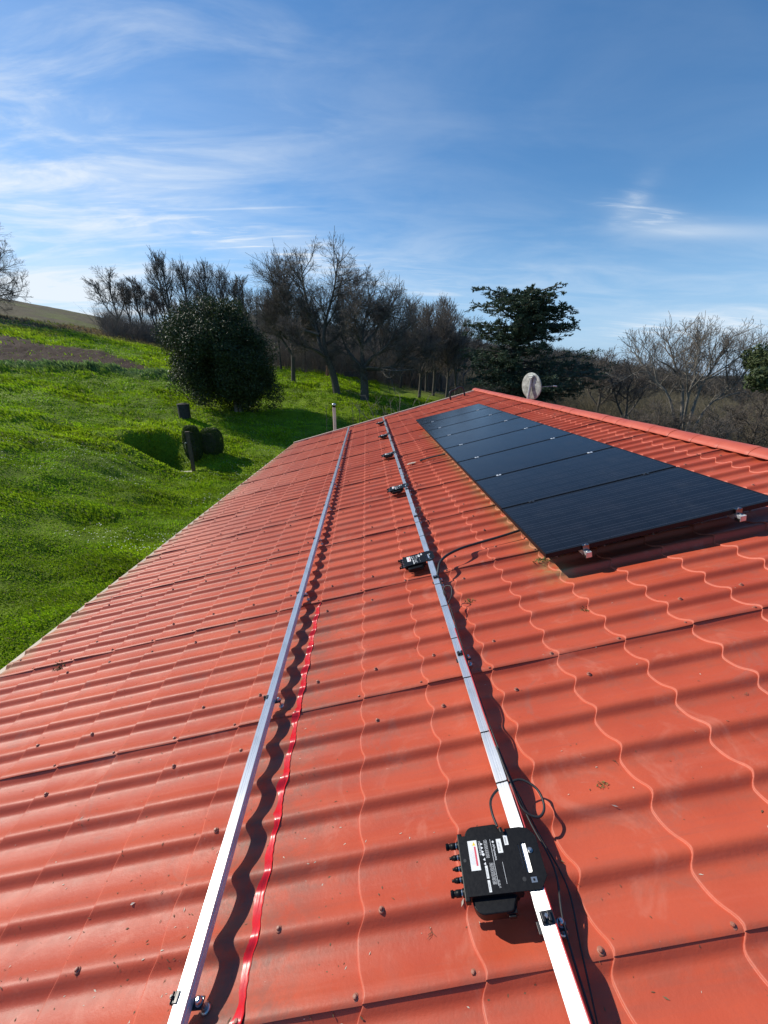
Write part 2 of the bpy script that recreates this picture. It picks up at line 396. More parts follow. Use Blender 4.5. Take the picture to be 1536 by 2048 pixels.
def roof_grid(u0, u1, nper, vfun_lo, vfun_hi, lap_first):
    """one side of the roof, built sheet by sheet"""
    rows = []
    k0 = int(math.floor((-3.9-LIP0)/STEP)); k1 = int(math.ceil((5.0-LIP0)/STEP))
    for k in range(k0, k1):
        for f in (0.0012, .008, .03, .2, .4, .6, .8, .95, .984, .9925, .9985):
            v = LIP0 + (k+f)*STEP; z = RISE*(f-.5)
            if f > .998: z -= .0014
            if f > .99: z -= .0003
            e = 1.0 if (f >= .99 or f <= .002) else 0.  # rows at the lip that carry the painted highlight
            rows.append((v, z, e))
    rows = [r for r in rows if -3.72 <= r[0] <= 4.9]
    vv = np.array([r[0] for r in rows]); zz = np.array([r[1] for r in rows]); ee = np.array([r[2] for r in rows])
    co = []; qs = []; stain = []; grime = []; edge = []; base = 0
    nl0 = int(math.floor((u0-LAP0)/(6*PITCH))); nl1 = int(math.ceil((u1-LAP0)/(6*PITCH)))
    for j in range(nl0, nl1+1):
        a = LAP0 + j*6*PITCH; b = a + 6*PITCH + .035
        per = nper if a < 7 else 12
        uu = np.linspace(a, b, int((b-a)/PITCH*per)); uu = np.concatenate([[a], a + np.array([.004, .009, .014]), uu[uu > a+.017]])
        UU, VV = np.meshgrid(uu, vv, indexing='ij')
        jit = .0025*np.sin(VV*5.1+j*2.3) + .0015*np.sin(VV*13+j)
        L = wave(UU) + zz[None, :]
        L = L + (.0052+jit)*np.exp(-np.maximum(UU-a, 0)/.05) - .001*(UU > b-.036)
        L = L + .0012*np.sin(UU*7.3+VV*3.1+j) + .0009*np.sin(VV*9.+UU*2.)      # hand-laid unevenness
        VV = VV + scallop(UU)
        VC = np.minimum(VV, eave(UU)); VC = np.maximum(VC, ridge_v(UU))
        UC = np.minimum(UU, gable_u(VC))
        clip = (np.abs(VC-VV) > 1e-6) | (np.abs(UC-UU) > 1e-6)
        n, m = UU.shape
        co.append(RA(UC, VC, L).reshape(-1, 3))
        idx = np.arange(n*m).reshape(n, m) + base
        q = np.stack([idx[:-1, :-1], idx[:-1, 1:], idx[1:, 1:], idx[1:, :-1]], -1).reshape(-1, 4)
        c = clip.reshape(-1); keep = ~(c[q-base].all(1)); qs.append(q[keep]); base += n*m
        s = np.exp(-((VV+1.0)/.10)**2)*((UU > 2.3) & (UU < 9))*.7*np.clip((UU-2.2)/.3, 0, 1)
        s = s + .75*np.clip(1-(eave(UU)-VV)/.30, 0, 1)
        s = s + .5*np.exp(-((VV+1.0)/.12)**2 - ((UU-2.42)/.12)**2)
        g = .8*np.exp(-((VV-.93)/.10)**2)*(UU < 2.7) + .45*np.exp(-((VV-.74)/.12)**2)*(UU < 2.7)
        tn = np.mod((CREST0-UU)/PITCH, 1)
        g = g + .30*np.exp(-((tn-.34)/.10)**2)
        near_lap = np.exp(-np.maximum(UU-a, 0)/.03)
        g = g + .35*near_lap*(VV < 2)
        stain.append(s.ravel()); grime.append(g.ravel()); edge.append(np.broadcast_to(ee[None, :], UU.shape).ravel().copy())
    o = mesh_np('roof', np.concatenate(co), quads=np.concatenate(qs), mats=[M_ROOF], smooth=True)
    vattr(o, 'stain', np.clip(np.concatenate(stain), 0, 1)); vattr(o, 'grime', np.clip(np.concatenate(grime), 0, 1)); vattr(o, 'edge', np.concatenate(edge))
    return o
roof = roof_grid(-2.3, 14.1, 22, None, None, 0)
to_house(roof)
bpy.context.view_layer.update()

def back_roof():
    """slope on the far side of the ridge, same sheets"""
    uu = np.arange(-2.3, 14.0, PITCH/8); ss = np.arange(0, 4.6, STEP/6)
    UU, SS = np.meshgrid(uu, ss, indexing='ij')
    rv = ridge_v(UU); top = RA(UU, rv, 0*UU)
    D = np.array([ca, 0, -sa]); N2 = np.array([sa, 0, ca])
    L = wave(UU) + RISE*(np.mod(SS/STEP, 1)-.5) - .004
    co = top + SS[..., None]*D + L[..., None]*N2
    n, m = UU.shape; idx = np.arange(n*m).reshape(n, m)
    q = np.stack([idx[:-1, :-1], idx[1:, :-1], idx[1:, 1:], idx[:-1, 1:]], -1).reshape(-1, 4)
    return mesh_np('back_roof', co.reshape(-1, 3), quads=q, mats=[M_ROOF], smooth=True)
to_house(back_roof())

def ridge_tiles():
    n = 12; ul = -2.2; k = 0
    while ul < 14.0:
        b = MB(); L_ = .40; prof = []
        for (du, r) in ((-.02, .103), (.0, .105), (.035, .105), (.045, .103), (.20, .101), (.39, .099)):
            for i in range(n+1):
                a = math.pi*i/n
                x = -math.cos(a)*r*1.12; z = math.sin(a)*r*.62 + .002
                p = R(ul+du, float(ridge_v(ul+du)), 0) + np.array([x, 0, z - abs(x)*sa/ca*.55 + .012 + .002*math.sin(k*1.7)])
                prof.append(p)
        fs = [(i*(n+1)+j, (i+1)*(n+1)+j, (i+1)*(n+1)+j+1, i*(n+1)+j+1) for i in range(5) for j in range(n)]
        b.add(prof, fs, True)
        # turned lip at the exposed end
        b.add(prof[:n+1] + [p*1.0 - np.array([0, 0, .006]) for p in prof[:n+1]], [(j, j+1, n+2+j, n+1+j) for j in range(n)])
        o = b.build('ridge_tile', M_RIDGE); o.parent = roof; o.matrix_parent_inverse = roof.matrix_world.inverted()
        ul += .36; k += 1
M_RIDGE = noisy('ridge_paint', (.46, .078, .040), (.55, .112, .062), 5, .5)
ridge_tiles()

def house_shell():
    # eave gutter board, verge boards, walls
    def strip(name, pts, w, h, m):
        b = MB()
        for a, c in zip(pts[:-1], pts[1:]):
            a, c = np.array(a), np.array(c); t_ = (c-a)/np.linalg.norm(c-a); s_ = np.cross(t_, [0, 0, 1]); s_ /= np.linalg.norm(s_)
            q = []
            for p in (a, c):
                for i, j in ((-1, 0), (1, 0), (1, -1), (-1, -1)): q.append(p + s_*i*w/2 + np.array([0, 0, j*h]))
            b.add(q, [(0,1,5,4),(1,2,6,5),(2,3,7,6),(3,0,4,7),(0,3,2,1),(4,5,6,7)])
        to_house(b.build(name, m))
    us = np.linspace(-2.3, float(gable_u(2.8)), 12)
    strip('gutter', [R(u, float(eave(u))+.03, -.016) for u in us], .05, .08, M_TRIM)
    vs = np.linspace(float(eave(12.6)), float(ridge_v(14)), 8)
    strip('verge_board', [R(float(gable_u(v))+.03, v, .042) for v in vs], .06, .16, M_TRIM)
    e0, e1 = R(-2.2, float(eave(-2.2))-.5, -.1), R(12.4, float(eave(12.4))-.25, -.1)
    rt = R(13.9, -3.55, -.15); back0 = R(-2.2, -3.5, 0) + 4.1*np.array([ca, 0, -sa]); back1 = R(13.8, -3.6, 0) + 4.1*np.array([ca, 0, -sa])
    zb = -3.6
    b = MB()
    def w(p, q, th=.2):
        p, q = np.array(p), np.array(q); d = q-p; d[2] = 0; s_ = np.cross(d/np.linalg.norm(d), [0, 0, 1])*th
        v = [(p[0],p[1],zb),(q[0],q[1],zb),(q[0],q[1],q[2]),(p[0],p[1],p[2])]; v2 = [(x+s_[0],y+s_[1],z) for x,y,z in v]
        b.add(v+v2, [(0,1,2,3),(7,6,5,4),(3,2,6,7),(0,4,5,1),(0,3,7,4),(1,5,6,2)])
    w(e0, e1); w(R(13.0, 2.3, -.15), rt + np.array([-.2, 0, -.05])); w(rt + np.array([-.2, 0, -.05]), back1 + np.array([0, -.3, -.15])); w(back1+np.array([0, 0, -.15]), back0+np.array([0, 0, -.15]))
    to_house(b.build('wall', M_WALL))
house_shell()

def screws():
    pos = []
    for j in range(-1, 13):
        for k in range(-11, 10):
            lip = LIP0 + k*STEP
            for c, dv, pr in ((0, .018, 1.), (1, -.082, .75), (5, -.08, .75), (3, -.08, .08)):
                u = CREST0 + (j*6+c)*PITCH + RNG.normal(0, .003); v = lip + dv + RNG.normal(0, .006)
                if RNG.random() > pr: continue
                if v > eave(u)-.05 or v < ridge_v(u)+.2 or u > gable_u(v)-.05 or u < .45: continue
                if -2.6 < v < -1.0 and 2.6 < u < 9.8: continue
                pos.append((u, v))
    def px(u, v):
        p = R(u, v) - CAM; return 768 + 778*p.dot(XR)/p.dot(ZF), 1024 + 778*p.dot(YD)/p.dot(ZF)
    vis = []
    for u, v in pos:
        x, y = px(u, v)
        if -30 < x < 1566 and y < 2078 and u > 0: vis.append((u, v))
    vis.sort(key=lambda q: q[0]**2 + q[1]**2)
    def shape():
        b = MB()
        b.lathe([(.0105, -.004), (.0105, .0005), (.0095, .0022), (.006, .003)], n=16)
        b.lathe([(.0062, .0025), (.0062, .0085), (.0050, .0098)], n=6, sm=False)
        b.lathe([(.0040, .009), (.0032, .0105)], n=8, sm=False)
        return b
    first = None
    ri = roof.matrix_world.inverted()
    for u, v in vis[:100]:
        if first is None: first = shape().build('roof_screw', M_SCREW); o = first
        else: o = first.copy(); COL.objects.link(o)
        o.parent = roof; o.matrix_parent_inverse = ri
        o.matrix_basis = roofmat(u, v, roof_l(u, v)+.001) @ Matrix.Rotation(random.uniform(-.12, .12), 4, 'X') @ Matrix.Rotation(random.uniform(-.12, .12), 4, 'Y')
    b = MB(); s0 = MB(); s0.lathe([(.0105, -.004), (.0105, .001), (.006, .003), (.006, .009)], n=6)
    for u, v in vis[100:]:
        mt = roofmat(u, v, roof_l(u, v)+.001); b.add([mt @ Vector(p) for p in s0.v], s0.f)
    o = b.build('roof_screw', M_SCREW); o.parent = roof; o.matrix_parent_inverse = ri; o["kind"] = "stuff"
screws()

def sealant():
    """red sealant brushed over one step of the sheets"""
    us = np.arange(.30, 2.76, .006); lip = LIP0 + STEP
    n = len(us); rng = np.random.default_rng(3)
    g_ = np.arange(.2, 3, .045)
    w1 = np.interp(us, g_, rng.uniform(.004, .012, len(g_))); w2 = np.interp(us, g_, rng.uniform(.0008, .003, len(g_)))
    tn = np.mod((CREST0-us)/PITCH, 1)
    cr = np.exp(-((tn-.14)/.13)**2) + np.exp(-((tn-1.14)/.13)**2)
    w1 = w1*2.9*(.85+.35*cr)*np.interp(us, [.3, .7, 2.7], [1.5, 1.15, 1.2]) + .004
    fade = np.clip((2.76-us)/.05, 0, 1); w1 *= fade; w2 *= fade
    cols = []
    offs = [(-1, 0, -.0004), (-.5, 0, .0007), (0, -.002, .0009), (0, .0008, 'a'), (0, .003, 'b'), (.15, .004, .0012), (.45, .004, .0012), (.8, .004, .0008), (1, .004, -.0006)]
    for a, b, l in offs:
        v = lip + b + (a*w2 if a < 0 else a*w1)
        z = wave(us) + stepz(np.where(v < lip, v, np.maximum(v, lip+.004)))
        if l == 'a': z = wave(us) + RISE*.45
        elif l == 'b': z = wave(us) - RISE*.25
        else: z = z + l
        a_ = LAP0 + np.floor((us-LAP0)/(6*PITCH))*6*PITCH
        z = z + .0072*np.exp(-(us-a_)/.05)
        cols.append(RA(us, v + scallop(us)*.8 + .0010*np.sin(us*160), z + .0016))
    co = np.stack(cols, 1); m = len(offs); idx = np.arange(n*m).reshape(n, m)
    q = np.stack([idx[:-1, :-1], idx[:-1, 1:], idx[1:, 1:], idx[1:, :-1]], -1).reshape(-1, 4)
    o = mesh_np('sealant', co.reshape(-1, 3), quads=q, mats=[M_SEAL], smooth=True)
    o.parent = roof; o.matrix_parent_inverse = roof.matrix_world.inverted()
    o["label"] = "bright red sealant brushed along one step of the roof sheets"
sealant()

# ------------------------------------------------------------------ mounting rails
RAIL_TOP = .097; RAIL_W = .042
def rail1_v(u): return .979 - .0017*(u-1)
def rail2_v(u): return -.1285 - .0033*(u-1)

def rail_profile():
    w = RAIL_W/2; t = 0.
    return [(-w, -.040), (-w, -.016), (-w+.0025, -.014), (-w+.0025, -.010), (-w, -.008), (-w, -.001), (-w+.001, 0), (-.0075, 0), (-.0068, -.0009), (-.0035, -.0009), (-.0028, -.0002), (.0028, -.0002), (.0035, -.0009), (.0068, -.0009), (.0075, 0),
            (w-.001, 0), (w, -.001), (w, -.008), (w-.0025, -.010), (w-.0025, -.014), (w, -.016), (w, -.040)]
def make_rail(name, vf, ua, ub):
    root = empty(name, mat=roofmat(ua, vf(ua), RAIL_TOP))
    bpy.context.view_layer.update(); inv = root.matrix_world.inverted()
    pr = rail_profile(); m = len(pr); b = MB(); ps = []
    for u in (ua, ub):
        T = inv @ roofmat(u, vf(u), RAIL_TOP)
        ps += [T @ Vector((x, 0, z)) for x, z in pr]
    b.add(ps, [(i, i+1, m+i+1, m+i) for i in range(m-1)] + [(m-1, 0, m, 2*m-1)] + [tuple(range(m)), tuple(range(2*m-1, m-1, -1))])
    b.build('rail_profile', M_ALU, root)
    return root, inv

def make_bracket():
    """hanger bolt, foot plate beside the rail, black clamp gripping the rail"""
    root = empty('rail_bracket')
    b = MB(); b.box((-.030, -.016, -.0455), (.052, .012, -.0405), .001); b.build('foot_plate', M_BLACKMETAL, root)
    b = MB(); b.lathe([(.005, -.095), (.005, -.028), (.0035, -.026)], c=(.040, 0, 0), n=10)
    b.lathe([(.0120, -.0400), (.0120, -.0385)], c=(.040, 0, 0), n=16); b.lathe([(.0095, -.0384), (.0095, -.0300), (.0080, -.0240), (.004, -.0215)], c=(.040, 0, 0), n=10)
    b.lathe([(.0155, -.090), (.0155, -.083), (.011, -.079)], c=(.040, 0, 0), n=16)
    b.build('hanger_bolt', M_STEEL, root)
    b = MB()
    b.box((-.034, -.013, -.040), (-.0205, .013, -.030), .0015); b.box((-.0245, -.013, -.030), (-.0205, .013, .0035), .001)
    b.box((-.034, -.013, -.006), (-.0245, .013, -.001), .001); b.box((-.0305, -.013, -.0300), (-.0285, .013, .006), .0008)
    b.box((-.0206, -.013, .0005), (-.010, .013, .0035), .001)
    b.build('side_clamp', M_BLACKMETAL, root)
    b = MB(); b.lathe([(.0055, -.001), (.0055, .008), (.0045, .0095)], c=(-.0295, .0, 0), n=12); b.lathe([(.0035, .0095), (.003, .013)], c=(-.0295, 0, 0), n=8)
    b.build('clamp_bolt', M_BLACKMETAL, root)
    return root
def place_bracket(proto, root, inv, u, vf, first):
    o = proto if first else copy_tree(proto)
    o.parent = root; o.matrix_basis = inv @ roofmat(u, vf(u), RAIL_TOP, random.uniform(-.06, .06))
    return o

rail_a, inva = make_rail('mounting_rail', rail1_v, -.30, 12.42)
tag(rail_a, 'bare aluminium mounting rail, the left one, running beside the bright red sealant', 'mounting rail', 'aluminium mounting rails on the roof')
rail_b, invb = make_rail('mounting_rail', rail2_v, -.30, 12.75)
tag(rail_b, 'aluminium mounting rail carrying the black microinverters, nearest the solar panels', 'mounting rail', 'aluminium mounting rails on the roof')
br = make_bracket()
fst = True
for u in (.61, 1.74, 2.84, 3.94, 5.05, 6.15, 7.25, 8.36, 9.46, 10.6, 11.7):
    place_bracket(br, rail_a, inva, u, rail1_v, fst); fst = False
# on the second rail the clamp sits on top
br2 = copy_tree(br)
for ch in list(br2.children):
    if ch.name.startswith('side_clamp') or ch.name.startswith('clamp_bolt'): bpy.data.objects.remove(ch)
b = MB(); b.box((-.016, -.015, .0008), (.022, .015, .0045), .001); b.box((-.012, -.011, .0045), (-.004, .011, .013), .001); b.box((.006, -.011, .0045), (.014, .011, .013), .001)
b.box((.0195, -.015, -.03), (.0225, .015, .0045), .0008)
b.build('top_clamp', M_BLACKMETAL, br2)
b = MB(); b.lathe([(.0055, .004), (.0055, .014), (.0045, .0155)], c=(.001, 0, 0), n=12); b.build('clamp_bolt', M_STEEL, br2)
fst = True
for u in (.625, 1.735, 2.575, 3.86, 4.86, 5.95, 7.25, 8.4, 9.5, 10.6, 11.7):
    place_bracket(br2, rail_b, invb, u, rail2_v, fst); fst = False
b0 = MB(); w = RAIL_W/2 + .0012
for a, c in (((-w, -.0022, -.0005), (w, .0022, .0012)), ((-w-.0012, -.0022, -.041), (-w, .0022, .0012)), ((w, -.0022, -.041), (w+.0012, .0022, .0012))): b0.box(a, c)
b0.box((w-.004, -.003, .0012), (w+.001, .003, .004))
ct = b0.build('cable_tie', M_BLACK, rail_b)
fst = True
for u in (1.02, 1.24, 1.56, 1.87, 2.20, 2.48, 3.35, 3.7, 4.3, 5.6, 6.5):
    o = ct if fst else ct.copy()
    if not fst: COL.objects.link(o)
    o.parent = rail_b; o.matrix_basis = invb @ roofmat(u, rail2_v(u), RAIL_TOP, random.uniform(-.05, .05)); fst = False

# ------------------------------------------------------------------ microinverters
def text_mesh(s, size, name, mt, parent, loc, rot):
    cu = bpy.data.curves.new(name, 'FONT'); cu.body = s; cu.size = size; cu.extrude = .00015; cu.align_x = 'LEFT'
    o = bpy.data.objects.new(name, cu); COL.objects.link(o)
    dg = bpy.context.evaluated_depsgraph_get(); me = bpy.data.meshes.new_from_object(o.evaluated_get(dg))
    bpy.data.objects.remove(o); me.materials.clear(); me.materials.append(mt)
    o = bpy.data.objects.new(name, me); COL.objects.link(o); o.parent = parent
    o.location = loc; o.rotation_euler = (0, 0, rot); return o

def poly_mesh(outlines, z0, z1, name, mt, parent, bev=0.):
    cu = bpy.data.curves.new(name, 'CURVE'); cu.dimensions = '2D'; cu.fill_mode = 'BOTH'; cu.extrude = (z1-z0)/2 - bev; cu.bevel_depth = bev; cu.bevel_resolution = 1
    for pts in outlines:
        sp = cu.splines.new('POLY'); sp.points.add(len(pts)-1); sp.use_cyclic_u = True
        for i, (x, y) in enumerate(pts): sp.points[i].co = (x, y, 0, 1)
    o = bpy.data.objects.new(name, cu); COL.objects.link(o)
    dg = bpy.context.evaluated_depsgraph_get(); me = bpy.data.meshes.new_from_object(o.evaluated_get(dg))
    bpy.data.objects.remove(o); me.materials.clear(); me.materials.append(mt)
    me.transform(Matrix.Translation((0, 0, (z0+z1)/2)))
    o = bpy.data.objects.new(name, me); COL.objects.link(o); o.parent = parent; return o

def arc(cx, cy, r, a0, a1, n=6):
    return [(cx + r*math.cos(math.radians(a0+(a1-a0)*i/n)), cy + r*math.sin(math.radians(a0+(a1-a0)*i/n))) for i in range(n+1)]

def make_inverter():
    root = empty('microinverter')
    # mounting plate over the rail, slotted
    plate = [(-.212, -.083), (-.02, -.083), (.020, -.083), (.046, -.052), (.046, .056), (.026, .082), (.0, .088), (-.05, .088), (-.05, .080), (-.212, .080)]
    slot = [(-.006, -.040), (.004, -.040), (.007, -.037), (.007, .040), (.004, .043), (-.006, .043), (-.009, .040), (-.009, -.037)]
    slot2 = [(-.0185, -.030), (-.0160, -.030), (-.0160, .040), (-.0185, .040)]
    poly_mesh([plate, slot, slot2], .0012, .0042, 'mounting_plate', M_BLACK, root, .0006)
    # body under the plate
    b = MB(); b.prism([(-.212, -.078), (-.206, -.083), (-.040, -.083), (-.034, -.076), (-.034, .070), (-.040, .080), (-.206, .080), (-.212, .075)], -.030, .0008)
    b.box((-.216, -.094, -.020), (-.200, .090, .0035), .003)
    body = b.build('body', M_BLACK, root)
    # lobed lower case
    out = arc(-.158, .082, .034, 180, 100, 6) + arc(-.085, .104, .012, 90, 20, 4) + [(-.068, .085), (-.060, .080), (-.050, .080)]
    out += [(-.050, -.080), (-.058, -.084)] + arc(-.085, -.106, .014, -10, -90, 4) + arc(-.160, -.086, .036, -95, -180, 6) 
    b = MB(); b.prism(out, -.046, -.012, .003); b.build('lower_case', M_BLACK, root)
    b = MB(); b.box((-.100, -.122, -.040), (-.066, -.098, -.018), .003); b.box((-.094, -.128, -.036), (-.072, -.120, -.024), .002); b.build('case_latch', M_BLACK, root)
    for i, y in enumerate((-.066, -.033, -.003, .028, .062)):
        b = MB(); L_ = (.046, .038, .032, .038, .046)[i]; r = (.0100, .0078, .0070, .0078, .0100)[i]
        prof = [(r*1.15, -.214), (r*1.15, -.222), (r*.8, -.2225), (r*.8, -.226), (r, -.2265), (r, -.214-L_*.65), (r*.82, -.214-L_*.66), (r*.82, -.214-L_*.8), (r*(1.05 if i in (0, 4) else .55), -.214-L_*.81), (r*(.95 if i in (0, 4) else .5), -.214-L_)]
        b.lathe(prof, axis='X', c=(0, y, -.011), n=12); b.build('connector', M_BLACK, root)
        b = MB(); b.lathe([(r*1.0, -.2224), (r*1.0, -.2258)], axis='X', c=(0, y, -.011), n=12); b.build('connector_ring', M_STEEL, root)
    zt = .0043
    def rect(x0, y0, x1, y1, name, mt, par=root, z=zt, h=.0002):
        b = MB(); b.box((x0, y0, z), (x1, y1, z+h)); return b.build(name, mt, par)
    st = rect(-.183, -.020, -.152, .064, 'warning_sticker', M_WHITE)
    rect(-.164, -.008, -.158, .046, 'red_bar', M_STRED, st, zt+.0002); 
    b = MB(); b.prism([(-.168, .049), (-.157, .049), (-.1625, .0605)], zt+.0002, zt+.0004); b.build('warning_triangle', M_STYEL, st)
    b = MB()
    for i in range(9): b.box((-.180+i*.0011*1.9, -.004+.0, zt+.0002), (-.1795+i*.0011*1.9, .052 - (i*7 % 5)*.006, zt+.0003))
    b.build('sticker_print', M_STGREY, st)
    # white print, read from the connector side
    pr = MB()
    rp = random.Random(4)
    def lines(x0, x1, n, y0, y1, wd=.0007):
        for i in range(n):
            x = x0 + (x1-x0)*i/max(1, n-1); y = y0
            while y < y1:
                L_ = rp.uniform(.003, .009); pr.box((x, y, zt), (x+wd, min(y1, y+L_), zt+.00015)); y += L_ + rp.uniform(.0012, .002)
    lines(-.147, -.141, 4, .020, .060); lines(-.128, -.118, 6, .010, .062, .0006); lines(-.122, -.110, 7, -.060, -.004, .0006)
    lines(-.104, -.101, 2, -.070, -.050)
    pr.box((-.1065, -.065, zt), (-.1055, .062, zt+.00015)); pr.box((-.0800, -.062, zt), (-.0792, -.005, zt+.00015))
    for i in range(3): pr.prism([(-.140, .055-i*.011), (-.133, .051-i*.011), (-.140, .047-i*.011)], zt, zt+.00015)
    for i in range(2): pr.prism([(-.133, .012-i*.012), (-.140, .007-i*.012), (-.133, .003-i*.012)], zt, zt+.00015)
    pr.lathe([(.004, zt), (.004, zt+.00015)], c=(-.1365, .021, 0), n=12)
    pr.prism([(-.0975, .0575), (-.0935, .0535), (-.0975, .0495), (-.1015, .0535)], zt, zt+.00015)
    pr.build('printed_text', M_PRINT, root)
    text_mesh('APsystems', .0105, 'maker_lettering', M_PRINT, root, (-.1005, .0470, zt+.0001), -math.pi/2)
    for x0, y0, x1, y1 in ((-.086, .020, -.070, .060), (-.060, .040, -.047, .068), (-.138, -.044, -.130, -.010), (-.138, -.078, -.130, -.048)):
        s = rect(x0, y0, x1, y1, 'serial_sticker', M_WHITE)
        b = MB()
        for i in range(7):
            yy = y0 + (y1-y0)*(.15+.1*i); b.box((x0+(x1-x0)*.25, yy, zt+.0002), (x0+(x1-x0)*.6, yy+.0012, zt+.0003))
        b.build('barcode', M_BLACK, s)
    b = MB(); b.lathe([(.0085, .0042), (.0085, .0055)], c=(.016, .018, 0), n=16); b.lathe([(.0062, .0055), (.0062, .0105), (.005, .0115)], c=(.016, .018, 0), n=6, sm=False)
    b.build('plate_bolt', M_STEEL, root)
    b = MB(); b.box((-.004, -.066, zt), (.014, -.052, zt+.0006)); s = b.build('earth_tab', M_STEEL, root)
    b = MB(); b.lathe([(.0035, zt+.0006), (.0035, zt+.0012)], c=(.005, -.059, 0), n=10); b.build('tab_hole', M_BLACK, s)
    b = MB(); b.lathe([(.006, zt-.001), (.006, zt+.0002)], c=(-.024, -.055, 0), n=14); b.lathe([(.005, zt-.001), (.005, zt+.0002)], c=(-.200, .010, 0), n=14); b.build('rubber_plug', M_RUBBER, root)
    # output cable gland on the ridge-ward edge
    b = MB(); b.tube([(-.062, .078, -.004), (-.064, .095, -.004)], .0075, 10, 1); b.build('cable_gland', M_BLACK, root)
    return root
inv0 = make_inverter()
where = ['lying closest to the camera, its printed labels clearly readable', 'just above the thick black cable to the solar panels', 'third from the camera, halfway up the rail', 'fourth from the camera, past the middle of the rail', 'second from the far gable end', 'at the far end of the rail by the gable']
for i, (u, rot) in enumerate(((.772, -.07), (2.93, .03), (5.02, -.03), (7.2, .02), (9.35, -.02), (11.7, .02))):
    o = inv0 if i == 0 else copy_tree(inv0)
    o.matrix_world = roofmat(u, rail2_v(u), RAIL_TOP, rot)
    tag(o, 'black microinverter ' + where[i], 'microinverter', 'black microinverters clipped on the rail')

# ------------------------------------------------------------------ cables
def cable(name, pts, r, m, label, cat='cable', n=8, group=None):
    b = MB(); b.tube([R(*p) for p in pts], r, n, 8); return tag(b.build(name, m), label, cat, group)
cable('trunk_cable', [(2.60, -.150, .085), (2.66, -.175, .105), (2.74, -.205, .118), (2.84, -.28, .112), (2.95, -.42, .085), (3.02, -.60, .060), (3.05, -.80, .055), (3.07, -1.00, .060), (3.1, -1.3, .06)], .011, M_RUBBER,
      'thick black cable arching from the rail to the solar panels')
cable('red_cable', [(.30, -.150, .100), (.55, -.148, .098), (.75, -.152, .092), (.95, -.158, .085), (1.15, -.150, .095), (1.32, -.146, .110), (1.5, -.148, .112), (1.72, -.1475, .105), (1.95, -.149, .100)], .0032, M_REDCABLE,
      'thin red cable running along the right side of the inverter rail')
cable('black_cable', [(-.1, -.160, .08), (.35, -.158, .075), (.60, -.170, .070), (.75, -.205, .055), (.9, -.180, .065), (1.1, -.163, .085), (1.3, -.154, .100), (1.6, -.153, .10), (1.9, -.158, .095), (2.25, -.168, .08), (2.7, -.16, .09), (3.2, -.162, .09), (4.2, -.168, .09)], .0036, M_RUBBER,
      'thin black cable slung beside the red one')
cable('drooping_cable', [(.42, -.166, .04), (.58, -.20, .022), (.72, -.228, .020), (.86, -.200, .036), (1.0, -.175, .06)], .0030, M_RUBBER, 'short black cable sagging onto the roof right of the near inverter')
cable('looped_cable', [(.858, -.062, .130), (.90, -.058, .132), (.95, -.066, .118), (1.0, -.10, .085), (1.02, -.15, .080), (1.030, -.205, .070), (.99, -.250, .060), (.93, -.250, .055), (.90, -.215, .060), (.93, -.17, .075), (1.04, -.158, .09), (1.16, -.152, .10)], .0046, M_RUBBER,
      'black cable from the near inverter looping out under the rail')
# little loops behind the other inverters
for k, u in enumerate((2.33, 3.98, 5.35)):
    cable('tied_cable', [(u-.12, -.16, .10), (u-.05, -.20, .11), (u+.02, -.215, .13), (u+.06, -.18, .12), (u+.02, -.155, .10), (u-.06, -.158, .09)], .0045, M_RUBBER,
          ['small black cable loop tied below the second inverter', 'small black cable loop between second and third inverters', 'small black cable loop just past the third inverter'][k], group='cable loops tied to the rail')
b = MB(); b.tube([R(13.35, -2.50, .0), R(13.35, -2.50, .20), R(13.37, -2.56, .28), R(13.40, -2.70, .29), R(13.43, -2.82, .33), R(13.45, -2.95, .31), R(13.45, -3.0, .20), R(13.45, -3.0, .0)], .028, 10, 6)
tag(b.build('bent_conduit', M_RUBBER), 'black bent conduit hooking up at the far gable edge', 'conduit')

# ------------------------------------------------------------------ solar panels
PL = .175; HL = H - PL
def glass_material():
    m, t = mat('solar_glass', (.010, .012, .018), .12, 0, .22)
    tc = t.new('ShaderNodeTexCoord'); sep = t.new('ShaderNodeSeparateXYZ'); t.put(sep.inputs[0], tc.outputs['Object'])
    y = t.math('FRACT', t.math('DIVIDE', t.math('ADD', sep.outputs[1], 10.), .0385))
    ln = t.math('LESS_THAN', t.math('ABSOLUTE', t.math('SUBTRACT', y, .5)), .045)
    cx_ = t.math('FRACT', t.math('DIVIDE', t.math('ADD', sep.outputs[0], 10.), .1575))
    gx = t.math('LESS_THAN', t.math('ABSOLUTE', t.math('SUBTRACT', cx_, .5)), .012)
    cy_ = t.math('FRACT', t.math('DIVIDE', t.math('ADD', sep.outputs[1], 10.02), .154))
    gy = t.math('LESS_THAN', t.math('ABSOLUTE', t.math('SUBTRACT', cy_, .5)), .012)
    n = t.noise(tc.outputs['Object'], 3, 5, .6)
    c = t.mix(t.smooth(n, .4, .7), (.006, .008, .013), (.011, .012, .017))
    c = t.mix(t.math('MULTIPLY', ln, .8), c, (.050, .056, .075)); c = t.mix(t.math('MAXIMUM', gx, gy), c, (.004, .004, .006))
    dn = t.noise(tc.outputs['Object'], 5, 6, .7, 1.)
    c = t.mix(t.math('MULTIPLY_ADD', t.smooth(dn, .5, .8), .020, .006), c, (.45, .43, .40))     # dust film
    t.put(t.b.inputs['Base Color'], c); t.put(t.b.inputs['Roughness'], t.math('MULTIPLY_ADD', dn, .12, .12))
    return m
M_GLASS = glass_material()
pu0 = 1.614*HL; pp = .6335*HL; pv0 = -.613*HL; pv1 = -1.700*HL
GAP = .018
M_FRAME = noisy('black_frame', (.006, .006, .007), (.014, .014, .015), 60, .45, 0, .08, spec=.2)
